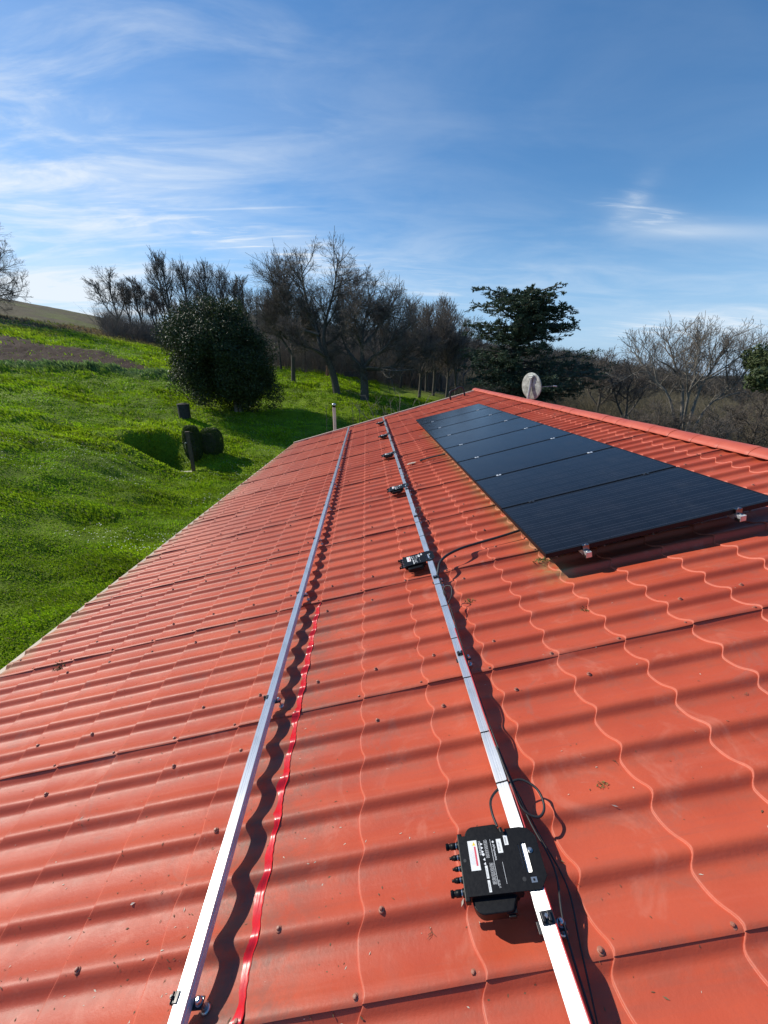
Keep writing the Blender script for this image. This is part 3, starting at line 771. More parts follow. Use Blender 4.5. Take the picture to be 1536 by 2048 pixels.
def make_panel():
    root = empty('solar_panel'); W = pv0-pv1; D = pp-GAP; f = .012
    b = MB(); prof = [(0, 0, f, D), (W-f, 0, W, D), (f, 0, W-f, f), (f, D-f, W-f, D)]
    for x0, y0, x1, y1 in prof: b.box((x0, y0, -.035), (x1, y1, 0), .0008)
    b.build('frame', M_FRAME, root)
    b = MB(); b.box((f, f, -.006), (W-f, D-f, -.0015)); b.build('glass', M_GLASS, root)
    b = MB(); b.box((W*.5-.05, D-.14, -.028), (W*.5+.05, D-.06, -.0065), .002); b.build('junction_box', M_BLACK, root)
    return root
pan0 = make_panel()
pw = ['nearest the camera, its front edge overhanging two silver end clamps', 'second from the camera, with fine pale cell lines', 'third from the camera, in front of the pair of largest white clamps', 'fourth from the camera', 'fifth from the camera', 'sixth from the camera', 'seventh from the camera', 'farthest from the camera, next to the gable']
for i in range(8):
    o = pan0 if i == 0 else copy_tree(pan0)
    o.matrix_world = roofmat(pu0 + i*pp, pv0, PL)
    tag(o, 'black solar panel ' + pw[i], 'solar panel', 'black solar panels in one row')
rv = (-.800*HL, -1.510*HL)
for k, v in enumerate(rv):
    b = MB(); b.box((-.02, 0, -.075), (.02, 8*pp+.10, -.0352), .001)
    b.box((-.016, -.0015, -.071), (.016, 0, -.039))
    o = b.build('panel_rail', M_ALU); o.matrix_world = roofmat(pu0-.05, v, PL)
    tag(o, 'aluminium rail hidden under the ' + ('left part' if k == 0 else 'right part') + ' of the solar panels', 'mounting rail', 'rails under the solar panels')
    for j in range(4):
        pass
def make_midclamp(mt):
    root = empty('panel_clamp')
    b = MB(); b.box((-.025, -GAP/2-.009, .0005), (.025, GAP/2+.009, .0038), .0008); b.box((-.025, -GAP/2+.003, -.03), (.025, GAP/2-.003, .0005)); b.build('clamp_plate', mt, root)
    b = MB(); b.lathe([(.0065, .0038), (.0065, .009), (.0055, .010)], n=12); b.lathe([(.0032, .0095), (.0032, .0101)], n=6); b.build('bolt', M_BLACKMETAL if mt is M_CLAMP else mt, root)
    return root
M_CLAMP = noisy('clamp_aluminium', (.86, .86, .85), (.93, .93, .92), 30, .45, .55)
mc = make_midclamp(M_CLAMP); mcb = make_midclamp(M_BLACKMETAL)
used = set()
for i in range(1, 8):
    for k, v in enumerate(rv):
        p = mcb if i == 1 else mc
        o = p if p.name not in used else copy_tree(p); used.add(p.name)
        o.matrix_world = roofmat(pu0 + i*pp - GAP/2, v, PL, 0)
        side = 'left' if k == 0 else 'right'
        ordn = ['first', 'second', 'third', 'fourth', 'fifth', 'sixth', 'seventh'][i-1]
        tag(o, ('black' if i == 1 else 'bright') + ' mid clamp at the ' + side + ' on the ' + ordn + ' seam between solar panels', 'panel clamp', 'mid clamps between the solar panels')
M_DULL = noisy('dull_steel', (.16, .16, .16), (.32, .32, .31), 70, .35, 1.0)
def make_endclamp():
    root = empty('end_clamp')
    b = MB(); b.box((-.022, -.014, .0005), (.022, .008, .0035), .0007); b.box((-.022, -.014, -.034), (.022, -.011, .0035), .0007)
    b.build('clamp_plate', M_DULL, root)
    b = MB(); b.box((-.021, -.046, -.080), (.021, -.004, -.076), .001); b.box((-.021, -.046, -.080), (-.018, -.004, -.056), .0008); b.box((.018, -.046, -.080), (.021, -.004, -.056), .0008)
    b.box((-.021, -.047, -.060), (.021, -.044, -.052), .0008); b.box((-.012, -.040, -.058), (.012, -.014, -.050), .001); b.build('rail_hook', M_DULL, root)
    b = MB(); b.lathe([(.0065, -.05), (.0065, -.030), (.0055, -.029)], c=(.0, -.026, 0), n=12); b.lathe([(.0050, .003), (.0050, .010)], c=(0, -.006, 0), n=10); b.build('bolt', M_STEEL, root)
    return root
ec = make_endclamp()
for k, v in enumerate(rv):
    o = ec if k == 0 else copy_tree(ec)
    o.matrix_world = roofmat(pu0-.001, v, PL)
    tag(o, 'silver end clamp under the ' + ('left' if k == 0 else 'right') + ' part of the nearest solar panel edge', 'end clamp', 'end clamps of the front solar panel')

# ------------------------------------------------------------------ roof odds and ends
def dish():
    c = P(1061, 773, 11.6)
    root = empty('satellite_dish', c); 
    fwd = ray(1061, 769); fwd = np.array([fwd[0], fwd[1], 0]); fwd /= np.linalg.norm(fwd)
    fwd = fwd*math.cos(.80) + np.array([fwd[1], -fwd[0], 0])*math.sin(.80)      # faces away and to the right
    face = fwd*math.cos(.16) + np.array([0, 0, 1])*math.sin(.16)
    q = Vector(face).to_track_quat('Z', 'Y').to_matrix().to_4x4()
    b = MB(); prof = [(r, .32*r*r) for r in (.002, .06, .12, .18, .24, .29, .325)]
    b.lathe(prof + [(.336, .042), (.338, .030), (.325, .024)] + [(r, .32*r*r-.007) for r in (.29, .2, .1, .002)], n=40)
    b.xf(Matrix.Diagonal((1.04, 1.04, 1.04, 1))); b.xf(q)
    b.build('reflector', M_DISH, root)
    e3 = np.array([0, 0, 1.]); bk = -fwd
    sd = np.cross(fwd, e3)
    b = MB(); b.tube([bk*.055 - sd*.03 - e3*1.2, bk*.055 + sd*.03 - e3*.1, bk*.055 + sd*.045 + e3*.27], .036, 12, 2); b.build('mast', M_DISHPIPE, root)
    b = MB(); mm = Matrix.Translation(Vector(bk*.06 + sd*.045 + e3*.26)) @ Matrix(((sd[0], fwd[0], 0, 0), (sd[1], fwd[1], 0, 0), (sd[2], fwd[2], 1, 0), (0, 0, 0, 1)))
    b.box((-.085, -.03, -.03), (.075, .05, .028), .006); b.box((-.03, -.04, -.09), (.045, -.02, -.03), .003); b.xf(mm); b.build('mount_bracket', M_PIPECAP, root)
    b = MB(); b.tube([face*.04 + sd*.25 - e3*.02, face*.25 + sd*.4 - e3*.02, face*.42 + sd*.50 - e3*.05], .005, 6, 3); b.build('feed_arm', M_DISHPIPE, root)
    b = MB(); b.tube([face*.42 + sd*.50 - e3*.05, face*.35 + sd*.45 - e3*.03], .018, 10, 1); b.build('feed_horn', M_DISHPIPE, root)
    tag(root, 'weathered grey satellite dish seen from behind, above the ridge', 'satellite dish')
M_DISH = noisy('weathered_dish', (.15, .16, .14), (.58, .60, .55), 11, .6, 0, .1, .2, det=8)
M_DISHPIPE = noisy('galvanised_pipe', (.55, .55, .52), (.72, .71, .68), 8, .4, .5)
dish()
def vent_pipe():
    base = P(668, 812, 15.4)
    root = empty('vent_pipe', (base[0], base[1], -3.3)); h = base[2]+3.3
    b = MB(); b.lathe([(.062, 0), (.062, h-.05)], n=20); b.build('pipe', M_PIPE, root)
    b = MB(); b.lathe([(.056, h-.05), (.056, h+.03)], n=16); b.build('vent_slots', M_BLACK, root)
    b = MB(); b.lathe([(.075, h+.03), (.080, h+.045), (.072, h+.075), (.045, h+.098), (.004, h+.106)], n=20); b.build('cap', M_PIPECAP, root)
    tag(root, 'slim pink vent pipe with a metal cap behind the gable', 'vent pipe')
vent_pipe()

M_MOSS = noisy('moss', (.10, .12, .03), (.20, .19, .06), 60, .9)
M_DRY = noisy('dry_leaf', (.10, .06, .03), (.22, .14, .07), 40, .8)
M_PALE = noisy('pale_chip', (.55, .47, .36), (.68, .60, .48), 40, .8)
M_STICK = noisy('dark_stick', (.05, .04, .035), (.12, .10, .08), 40, .8)
def moss_clump(u, v, s, label, m=M_MOSS):
    rng = random.Random(int(u*1000)); b = MB(); l0 = roof_l(u, v)
    for i in range(55):
        a = rng.uniform(0, 6.28); d = rng.random()**.7*s
        x, y = d*math.cos(a), d*math.sin(a)*.75; h = rng.uniform(.2, .9)*s*.38; w_ = s*.09; a2 = rng.uniform(0, 3.14)
        zz = float(wave(u+y)) - float(wave(u)) 
        dx, dy = w_*math.cos(a2), w_*math.sin(a2); lx, ly = rng.uniform(-.3, .3)*s, rng.uniform(-.3, .3)*s
        b.add([(x-dx, y-dy, zz), (x+dx, y+dy, zz), (x+lx, y+ly, zz+h)], [(0, 1, 2)])
    o = b.build('moss_clump', m); o.matrix_world = roofmat(u, v, l0+.001)
    tag(o, label, 'moss', 'moss tufts on the roof')
def inv_px(px, py, l=0.):
    d = XR*(px-768) + YD*(py-1024) + ZF*778
    t_ = (H-l)/(-d.dot(N_w)); p = CAM + d*t_; return p.dot(U_w), p.dot(V_w)
for (px, py, s, lb) in ((1204, 1568, .024, 'small green moss tuft lying in a pan right of the looped cable'), (938, 1200, .040, 'flat moss tuft right of the inverter rail, under the thick cable'),
                        (1172, 1215, .035, 'brownish moss tuft below the front solar panel corner'), (1082, 1122, .07, 'olive moss patch at the shaded corner of the solar panel'), (118, 1332, .06, 'mossy lump at the left roof edge')):
    u, v = inv_px(px, py); moss_clump(u, v, s, lb)
u, v = inv_px(866, 918)
b = MB(); b.tube([(-.22, 0, .03), (0, .01, .035), (.22, 0, .03)], .014, 6, 3); b.lathe([(.02, .0), (.02, .03)], c=(-.20, 0, .015), n=8)
o = b.build('metal_offcut', M_STICK); o.matrix_world = roofmat(u, v, .0); tag(o, 'dark thin bar lying loose between rail and solar panels', 'bar')
u, v = inv_px(823, 929)
b = MB(); b.add([(-.08, -.03, .022), (.05, -.035, .024), (.09, .01, .024), (.02, .035, .026), (-.06, .02, .022)], [(0, 1, 2, 3, 4)]); b.box((-.05, -.015, .02), (.05, .012, .03))
o = b.build('pale_scrap', M_PALE); o.matrix_world = roofmat(u, v, .0); tag(o, 'small pale scrap lying left of the dark loose bar', 'scrap')
def debris():
    rng = random.Random(12); bs = {0: MB(), 1: MB(), 2: MB()}
    for i in range(620):
        if i < 430: px, py = rng.uniform(-10, 700), rng.uniform(1250, 2070)
        else: px, py = rng.uniform(600, 1560), rng.uniform(1100, 2070)
        u, v = inv_px(px, py)
        if v > eave(u)-.05 or abs(v-.94) < .03: continue
        l = roof_l(u, v)+.0012; mt = roofmat(u, v, l, rng.uniform(0, 6.28))
        du = .01; sl = (float(wave(u+du))-float(wave(u-du)))/(2*du)
        mt = Matrix.Translation(Vector(R(u, v, l))) @ roofmat(0, 0, 0) @ Matrix.Rotation(math.atan(sl), 4, 'X') @ Matrix.Rotation(rng.uniform(0, 6.28), 4, 'Z')
        k = rng.choice((0, 0, 0, 1)); s = rng.uniform(.0012, .0042) * (1.5 if rng.random() < .1 else 1)
        if k == 0: s *= 1.0
        pts = [(-s*rng.uniform(1, 2.4), 0, 0), (0, -s*rng.uniform(.3, .7), .0008), (s*rng.uniform(1, 2.2), s*.2, s*.25), (0, s*rng.uniform(.3, .7), s*.35)]
        bs[k].add([mt @ Vector(p) for p in pts], [(0, 1, 2, 3)])
    for k, m, nm, lb in ((0, M_DRY, 'leaf_litter', 'tiny dry leaf bits scattered over the roof'), (1, M_PALE, 'grit', 'tiny pale grit scattered over the roof')):
        tag(bs[k].build(nm, m), lb, 'litter' if k == 0 else 'grit', kind='stuff')
debris()
def twig(px, py, s, lb):
    rng = random.Random(px); u, v = inv_px(px, py); b = MB()
    p0 = np.array([0, 0, .003])
    for k in range(4):
        a = rng.uniform(0, 6.28); d = np.array([math.cos(a), math.sin(a), .1])
        b.tube([p0, p0+d*s*.5+np.array([0, 0, .002]), p0+d*s*rng.uniform(.7, 1.2)+np.array([rng.uniform(-.2, .2)*s, 0, 0])], .0007, 4, 3)
    o = b.build('twig', M_DRY); o.matrix_world = roofmat(u, v, roof_l(u, v)); tag(o, lb, 'twig')
twig(862, 1860, .018, 'tiny branched dry twig below the near inverter')
twig(1231, 1518, .010, 'tiny dry sprig above the small green moss tuft')
twig(1495, 1384, .012, 'tiny dry sprig at the right edge of the roof')

# ------------------------------------------------------------------ terrain
CPX = [ # pixel x, pixel y, horizontal distance
 (0,1340,9.2),(0,1180,11.6),(0,1050,14.5),(0,950,19.5),(0,850,28.5),(0,790,37),(0,742,46),(0,712,54),(0,690,62),(0,650,84),(0,611,112),
 (-350,900,20),(-350,760,40),(-350,640,70),(-350,540,115),
 (200,1080,14),(200,950,20.5),(200,850,30.5),(200,780,41),(200,735,50),(200,705,60),(200,680,76),(200,643,115),
 (330,950,23),(330,880,28),(330,810,37),(330,745,51),(330,710,70),(330,672,118),
 (450,940,24.5),(450,880,29),(450,810,38),(440,760,50),(440,690,110),
 (560,900,27),(580,860,31),(570,780,43),(560,742,54),(560,715,100),
 (660,850,32),(672,786,41),(700,755,54),(700,740,75),(700,712,150),
 (728,802,40),(800,800,43),(850,800,45),(880,790,52),(800,762,75),(860,700,170),(950,790,55),(950,745,120),(950,712,220),
 (1080,810,52),(1080,780,75),(1080,735,160),(1140,722,260),(1230,748,280),
 (1200,850,42),(1250,800,75),(1350,765,290),(1350,880,40),(1536,900,38),(1536,850,60),(1536,800,280),(1900,900,50),(1900,820,260)]
pts = [P(*c) for c in CPX]; CPT = [(p[0]-CAM[0], p[1]-CAM[1], p[2]) for p in pts]
for az in (-150, -110, 110, 150, 180):
    for r, z in ((6, -3.3), (25, -3.6), (80, -4)):
        CPT.append((r*math.sin(math.radians(az)), r*math.cos(math.radians(az)), z))
for az, r, z in ((-80, 12, -3.0), (-75, 30, -.6), (-70, 70, 5), (-75, 120, 11), (-20, 9, -3.3), (0, 15, -3.35), (-35, 6, -3.3), (20, 12, -3.5), (40, 12, -3.9), (60, 15, -4.2), (80, 20, -4.5), (70, 6, -3.6)):
    CPT.append((r*math.sin(math.radians(az)), r*math.cos(math.radians(az)), z))
CPT = np.array(CPT)
def _feat(x, y):
    r = np.maximum(np.hypot(x, y), 1.0); a = np.arctan2(x, y)
    L = np.log(r); return np.stack([L*np.cos(a)*1.0 + 0*L, L*np.sin(a), .6*np.cos(a), .6*np.sin(a)], -1)
_F = _feat(CPT[:, 0], CPT[:, 1]); _sc = np.maximum(np.hypot(CPT[:, 0], CPT[:, 1]), 8)
_D = np.linalg.norm(_F[:, None]-_F[None], axis=-1)
_A = _D + 0.0*np.eye(len(_F)); _n = len(_F)
_Q = np.zeros((_n+5, _n+5)); _Q[:_n, :_n] = -_A - .01*np.eye(_n)*0; _Q[:_n, _n] = 1; _Q[_n, :_n] = 1; _Q[:_n, _n+1:] = _F; _Q[_n+1:, :_n] = _F.T
# value interpolated is the elevation angle times a soft distance, which keeps far ground calm
_val = (CPT[:, 2]-CAM[2])/_sc
_w = np.linalg.lstsq(_Q, np.concatenate([_val, np.zeros(5)]), rcond=None)[0]
def ground_z(x, y):
    """terrain height at world x, y (arrays)"""
    x = np.asarray(x, float)-CAM[0]; y = np.asarray(y, float)-CAM[1]; sh = x.shape; x = x.ravel(); y = y.ravel()
    out = np.empty(len(x))
    for s in range(0, len(x), 20000):
        f = _feat(x[s:s+20000], y[s:s+20000]); d = np.linalg.norm(f[:, None]-_F[None], axis=-1)
        out[s:s+20000] = -d @ _w[:_n] + _w[_n] + f @ _w[_n+1:]
    r = np.hypot(x, y); z = CAM[2] + out*np.maximum(r, 8)
    # beyond the near hills the land drops to a far plain
    k = np.clip((r-300)/900, 0, 1); k = k*k*(3-2*k)
    z = z*(1-k) + (-62.)*k
    az = np.arctan2(x, y)
    kl = np.clip((r-122)/80, 0, 1)*np.clip((-.28-az)/.12, 0, 1)
    z = z - kl*np.maximum(0, r-122)*.22
    # the hollow beside the hedges
    q = HOL; dx = x-q[0]; dy = y-q[1]; a = dx*HE[0]+dy*HE[1]; b_ = dx*HN[0]+dy*HN[1]
    L = np.where(a < 0, np.clip(-a/1.0, 0, 9)/1.05, np.clip(a/3.4, 0, 9))
    m = np.exp(-((L)**2 + (b_/1.25)**2)**1.6)
    z = z - 1.6*m*(r < 60)
    # low mound on the sun side of the hollow
    m2 = np.exp(-(((a+1.9)/1.1)**2 + (b_/1.6)**2)); z = z + .35*m2*(r < 60)
    return z.reshape(sh)
_h = P(300, 880, 27.5); HOL = (_h[0]-CAM[0], _h[1]-CAM[1])
_s = np.array([SUN[0], SUN[1]]); _s /= np.linalg.norm(_s); HE = -_s; HN = np.array([_s[1], -_s[0]])

def fbm(x, y, sc, seed=0, octv=4):
    """cheap value noise"""
    rng = np.random.default_rng(seed); T = rng.random((256, 256)); out = 0; a = 1; tot = 0
    for o in range(octv):
        xs = x*sc + 17.3*o; ys = y*sc + 9.1*o
        xi = np.floor(xs).astype(int); yi = np.floor(ys).astype(int); fx = xs-xi; fy = ys-yi
        fx = fx*fx*(3-2*fx); fy = fy*fy*(3-2*fy)
        g = lambda i, j: T[i % 256, j % 256]
        out = out + a*((g(xi, yi)*(1-fx)+g(xi+1, yi)*fx)*(1-fy) + (g(xi, yi+1)*(1-fx)+g(xi+1, yi+1)*fx)*fy); tot += a; a *= .5; sc *= 2.03
    return out/tot

def field_masks(x, y):
    """soil patch, strip of long grass, dry hilltop in world x, y"""
    xx, yy = x-CAM[0], y-CAM[1]; r = np.hypot(xx, yy); az = np.degrees(np.arctan2(xx, yy))
    wob = (fbm(x, y, .12, 5, 3)-.5)*6
    e = np.clip((az+24)/-20, 0, 1)                      # 0 at -24deg, 1 at -44deg
    soil = np.clip((r-(50+1.0*e*0)+wob*.25)/1.5, 0, 1)*np.clip(((53+24*e)-r+wob)/2.5, 0, 1)*(az < -24)
    strip = np.exp(-((r-(48.7-1.0*e)+wob*.15)/1.3)**2)*(az < -25)
    dry = np.clip((r-74+wob*2+6*(az > -25))/14, 0, 1)
    return soil, strip, dry, r, az

GREEN1 = np.array([.175, .290, .006]); GREEN2 = np.array([.070, .140, .010]); GREEN3 = np.array([.220, .300, .012])
def terrain():
    azs = np.concatenate([np.arange(-180, -62, 4.), np.arange(-62, 56, .28), np.arange(56, 180, 4.)])
    rs = [3.0]
    while rs[-1] < 4200: rs.append(rs[-1]*(1.011 if rs[-1] < 130 else 1.035))
    rs = np.array(rs); A, Rr = np.meshgrid(np.radians(azs), rs, indexing='ij')
    X = CAM[0] + Rr*np.sin(A); Y = CAM[1] + Rr*np.cos(A); Z = ground_z(X, Y)
    d = np.clip(1-(Rr-40)/120, .15, 1)
    bump = (fbm(X, Y, .28, 1)-.5)*.55 + (fbm(X, Y*1.7, 1.1, 2)-.5)*.20 + (fbm(X+.4*Y, Y*1.3, .62, 4, 2)-.5)*.46
    Z = Z + bump*np.where(Rr < 200, 1, 1.6)*d
    soil, strip, dry, r, az = field_masks(X, Y)
    Z = Z + strip*.35*(.6+fbm(X, Y, .8, 3)) - soil*.05 + soil*(fbm(X, Y, 1.8, 8, 3)-.5)*.3
    Z = Z + np.where(Rr > 230, (fbm(X, Y, .03, 9)-.5)*9*np.clip((Rr-230)/100, 0, 1), 0)
    C = np.empty(X.shape+(3,)); n1 = fbm(X, Y, .22, 11)[..., None]; n2 = fbm(X, Y, 1.3, 12)[..., None]
    C[:] = GREEN1*(1-n1) + GREEN3*n1; C = C*(.75+.5*n2)
    fr = np.clip((n1-.45)*4, 0, 1); C = C*(1-.45*fr) + GREEN2*.45*fr
    C = C*(1-strip[..., None]) + strip[..., None]*np.array([.10, .17, .035])
    C = C*(1-soil[..., None]) + soil[..., None]*np.array([.060, .030, .017])*(.7+.6*n2)
    gg = np.clip(dry[..., None]*(.55+.9*n1), 0, 1)
    C = C*(1-gg) + gg*np.array([.125, .100, .052])*(.7+.6*n2)
    east = np.clip((az-2)/6, 0, 1)*np.clip((Rr-46)/10, 0, 1)
    rt = np.clip((az-12)/8, 0, 1)*np.clip((Rr-18)/10, 0, 1)
    ee = np.maximum(np.maximum(east, rt), np.clip((Rr-58)/6, 0, 1)*(az > -14))[..., None]
    C = C*(1-ee) + ee*np.array([.085, .066, .042])*(.7+.6*n2)
    far = np.clip((Rr-150)/200, 0, 1)[..., None]; C = C*(1-far*(az > -20)[..., None]) + far*(az > -20)[..., None]*np.array([.065, .062, .045])
    n, m = X.shape; idx = np.arange(n*m).reshape(n, m); nxt = np.roll(idx, -1, axis=0)
    q = np.stack([idx[:, :-1], idx[:, 1:], nxt[:, 1:], nxt[:, :-1]], -1).reshape(-1, 4)
    co = np.stack([X, Y, Z], -1).reshape(-1, 3)
    # close the centre
    co = np.vstack([co, [CAM[0], CAM[1], -3.3]]); ctr = len(co)-1
    tr = np.stack([idx[:, 0], nxt[:, 0], np.full(n, ctr)], -1)
    m_, t = mat('meadow_ground', (.1, .2, .02), .9, 0, .2)
    at = t.new('ShaderNodeAttribute', attribute_name='Col'); tc = t.new('ShaderNodeTexCoord')
    nn = t.noise(tc.outputs['Object'], 3.5, 6, .7); n3 = t.noise(tc.outputs['Object'], 14, 5, .7)
    sc = t.math('MULTIPLY', t.math('MULTIPLY_ADD', nn, .9, .55), t.math('MULTIPLY_ADD', n3, .9, .55))
    c = t.vm('SCALE', at.outputs['Color']); t.put(c.node.inputs['Scale'], sc); t.put(t.b.inputs['Base Color'], c)
    bp = t.new('ShaderNodeBump'); bp.inputs['Strength'].default_value = .9; bp.inputs['Distance'].default_value = .12
    t.put(bp.inputs['Height'], t.math('ADD', n3, nn)); t.put(t.b.inputs['Normal'], bp.outputs[0])
    o = mesh_np('ground', co, quads=q, tris=tr, mats=[m_], smooth=True); vattr(o, 'Col', np.vstack([C.reshape(-1, 3), [GREEN1]]))
    tag(o, kind='structure'); 
    return o
GROUND = terrain()
def gz(x, y, n=1):
    z = ground_z(np.array([x]), np.array([y]))[0]
    return float(z + (fbm(np.array([x]), np.array([y]), .28, 1)[0]-.5)*.55 + (fbm(np.array([x]), np.array([y])*1.7, 1.1, 2)[0]-.5)*.20 + (fbm(np.array([x+.4*y]), np.array([y])*1.3, .62, 4, 2)[0]-.5)*.46)

# ------------------------------------------------------------------ grass
def leafmat(name, trans=.35, rough=.5, spec=.4):
    m, t = mat(name, (.1, .2, .02), rough, 0, spec)
    at = t.new('ShaderNodeAttribute', attribute_name='Col'); t.put(t.b.inputs['Base Color'], at.outputs['Color'])
    tr = t.new('ShaderNodeBsdfTranslucent'); sc = t.vm('SCALE', at.outputs['Color']); sc.node.inputs['Scale'].default_value = 1.3
    t.put(tr.inputs[0], sc); mx = t.new('ShaderNodeMixShader'); mx.inputs[0].default_value = trans
    out = [n for n in t.n if n.type == 'OUTPUT_MATERIAL'][0]
    t.l.new(t.b.outputs[0], mx.inputs[1]); t.l.new(tr.outputs[0], mx.inputs[2]); t.l.new(mx.outputs[0], out.inputs[0])
    return m
M_GRASS = leafmat('grass_blades', .35, .55, .25)
def ground_full(X, Y):
    Z = ground_z(X, Y); Rr = np.hypot(X-CAM[0], Y-CAM[1]); d = np.clip(1-(Rr-40)/120, .15, 1)
    Z = Z + ((fbm(X, Y, .28, 1)-.5)*.55 + (fbm(X, Y*1.7, 1.1, 2)-.5)*.20 + (fbm(X+.4*Y, Y*1.3, .62, 4, 2)-.5)*.46)*d
    soil, strip, dry, r, az = field_masks(X, Y)
    return Z + strip*.35*(.6+fbm(X, Y, .8, 3)) - soil*.05, soil, strip, dry, r, az
def grass():
    rng = np.random.default_rng(21); N = 620000
    az = np.radians(rng.uniform(-52, 12, N)); t_ = rng.random(N); r = 8.5*(95/8.5)**t_
    X = CAM[0]+r*np.sin(az); Y = CAM[1]+r*np.cos(az)
    Z, soil, strip, dry, rr, azd = ground_full(X, Y)
    clump = fbm(X, Y, .9, 31, 3); big = fbm(X, Y, .22, 32, 3); swath = fbm(X*.6+Y*.2, Y*2.2, .7, 33, 3)
    keep = (rng.random(N) < np.clip(.35+1.6*(clump-.3), .25, 1)) & (rng.random(N) > soil*.97) & (rng.random(N) > dry*.35)
    keep &= ~((X > -4.7) & (X < 9) & (Y < 14.2)) & ~((azd > 2) & (rr > 46)) & ~((azd > -14) & (rr > 60))
    X, Y, Z, r, clump, big, swath, strip, dry = [a[keep] for a in (X, Y, Z, r, clump, big, swath, strip, dry)]; n = len(X)
    h = (.030+.0028*r)*(.4+1.3*clump)*(1+1.2*strip)*rng.uniform(.6, 1.4, n); h *= np.where(big < .42, .55, 1.)
    w = .0036+.00085*r; a = rng.uniform(0, 2*np.pi, n); lean = h*rng.uniform(.2, 1.2, n)
    la = .6 + 6*big + rng.normal(0, .7, n)
    base = np.stack([X, Y, Z-.01], -1); dx = np.stack([np.cos(a)*w, np.sin(a)*w, 0*a], -1)
    tip = base + np.stack([np.cos(la)*lean, np.sin(la)*lean, h], -1)
    mid = (base+tip)/2 + np.stack([0*h, 0*h, h*.18], -1)
    co = np.stack([base-dx, base+dx, mid+dx*.8, mid-dx*.8, tip], 1).reshape(-1, 3)
    i = np.arange(n)*5; q = np.stack([i, i+1, i+2, i+3], -1); tr = np.stack([i+3, i+2, i+4], -1)
    c = GREEN1[None]*(1-big[:, None]) + GREEN3[None]*big[:, None]
    c = c*(.60+.8*rng.random((n, 1))); c = c*(.40+1.2*swath[:, None]); dk = np.clip((fbm(X, Y, .10, 44, 3)[:, None]-.47)*5, 0, 1)*(r < 36)[:, None]; c = c*(1-.4*dk) + dk*.4*np.array([.075, .115, .035])
    k = rng.random((n, 1)) < .06; c = np.where(k, np.array([.20, .19, .08]), c)
    c = c*(1-strip[:, None]) + strip[:, None]*np.array([.13, .20, .07])*(.7+.6*rng.random((n, 1)))
    dg = dry[:, None]*(.55+.45*(big[:, None] > .48)); c = c*(1-dg) + dg*np.array([.15, .115, .062])
    o = mesh_np('grass', co, quads=q, tris=tr, mats=[M_GRASS]); vattr(o, 'Col', np.repeat(c*1.25, 5, axis=0))
    tag(o, 'lush green tufted meadow grass left of and beyond the house', 'grass', kind='stuff')
    # daisies
    N = 4200; az = np.radians(rng.uniform(-50, -8, N)); r = 9*(42/9)**rng.random(N)
    X = CAM[0]+r*np.sin(az); Y = CAM[1]+r*np.cos(az); ok = (fbm(X, Y, .35, 40, 3) > .56) & ~((X > -4.6) & (Y < 14)); X, Y, r = X[ok], Y[ok], r[ok]
    Z = ground_full(X, Y)[0] + .05+.003*r; s = .007+.0006*r
    v = []; n = len(X); ang = np.arange(6)*np.pi/3
    co = np.stack([np.stack([X+s*np.cos(t), Y+s*np.sin(t), Z+.3*s*np.sin(3*t)], -1) for t in ang], 1).reshape(-1, 3); i = np.arange(n)*6
    q = np.concatenate([np.stack([i, i+1, i+2, i+3], -1), np.stack([i, i+3, i+4, i+5], -1)])
    o = mesh_np('daisies', co, quads=q, mats=[noisy('daisy_petals', (.75, .75, .70), (.8, .8, .75), 5, .7)])
    tag(o, 'tiny white daisies dotted through the meadow grass', 'daisies', kind='stuff')
grass()

# ------------------------------------------------------------------ trees
def prisms(seg, ns=3):
    """seg: (n,8) p0 p1 r0 r1 -> tube pieces"""
    p0, p1, r0, r1 = seg[:, :3], seg[:, 3:6], seg[:, 6], seg[:, 7]; d = p1-p0; ln = np.linalg.norm(d, axis=1, keepdims=True); d = d/np.maximum(ln, 1e-9)
    ref = np.where(np.abs(d[:, 2:3]) > .9, np.array([[1., 0, 0]]), np.array([[0, 0, 1.]])); a = np.cross(d, ref); a /= np.linalg.norm(a, axis=1, keepdims=True); b = np.cross(d, a)
    th = np.arange(ns)*2*np.pi/ns; ring = a[:, None]*np.cos(th)[None, :, None] + b[:, None]*np.sin(th)[None, :, None]
    p1 = p1 + d*np.minimum(r1, .02)[:, None]*.6
    co = np.concatenate([p0[:, None]+ring*r0[:, None, None], p1[:, None]+ring*r1[:, None, None]], 1).reshape(-1, 3)
    n = len(seg); i = np.arange(n)[:, None]*2*ns; k = np.arange(ns)[None]; k2 = (k+1) % ns
    q = np.stack([i+k, i+k2, i+ns+k2, i+ns+k], -1).reshape(-1, 4); return co, q

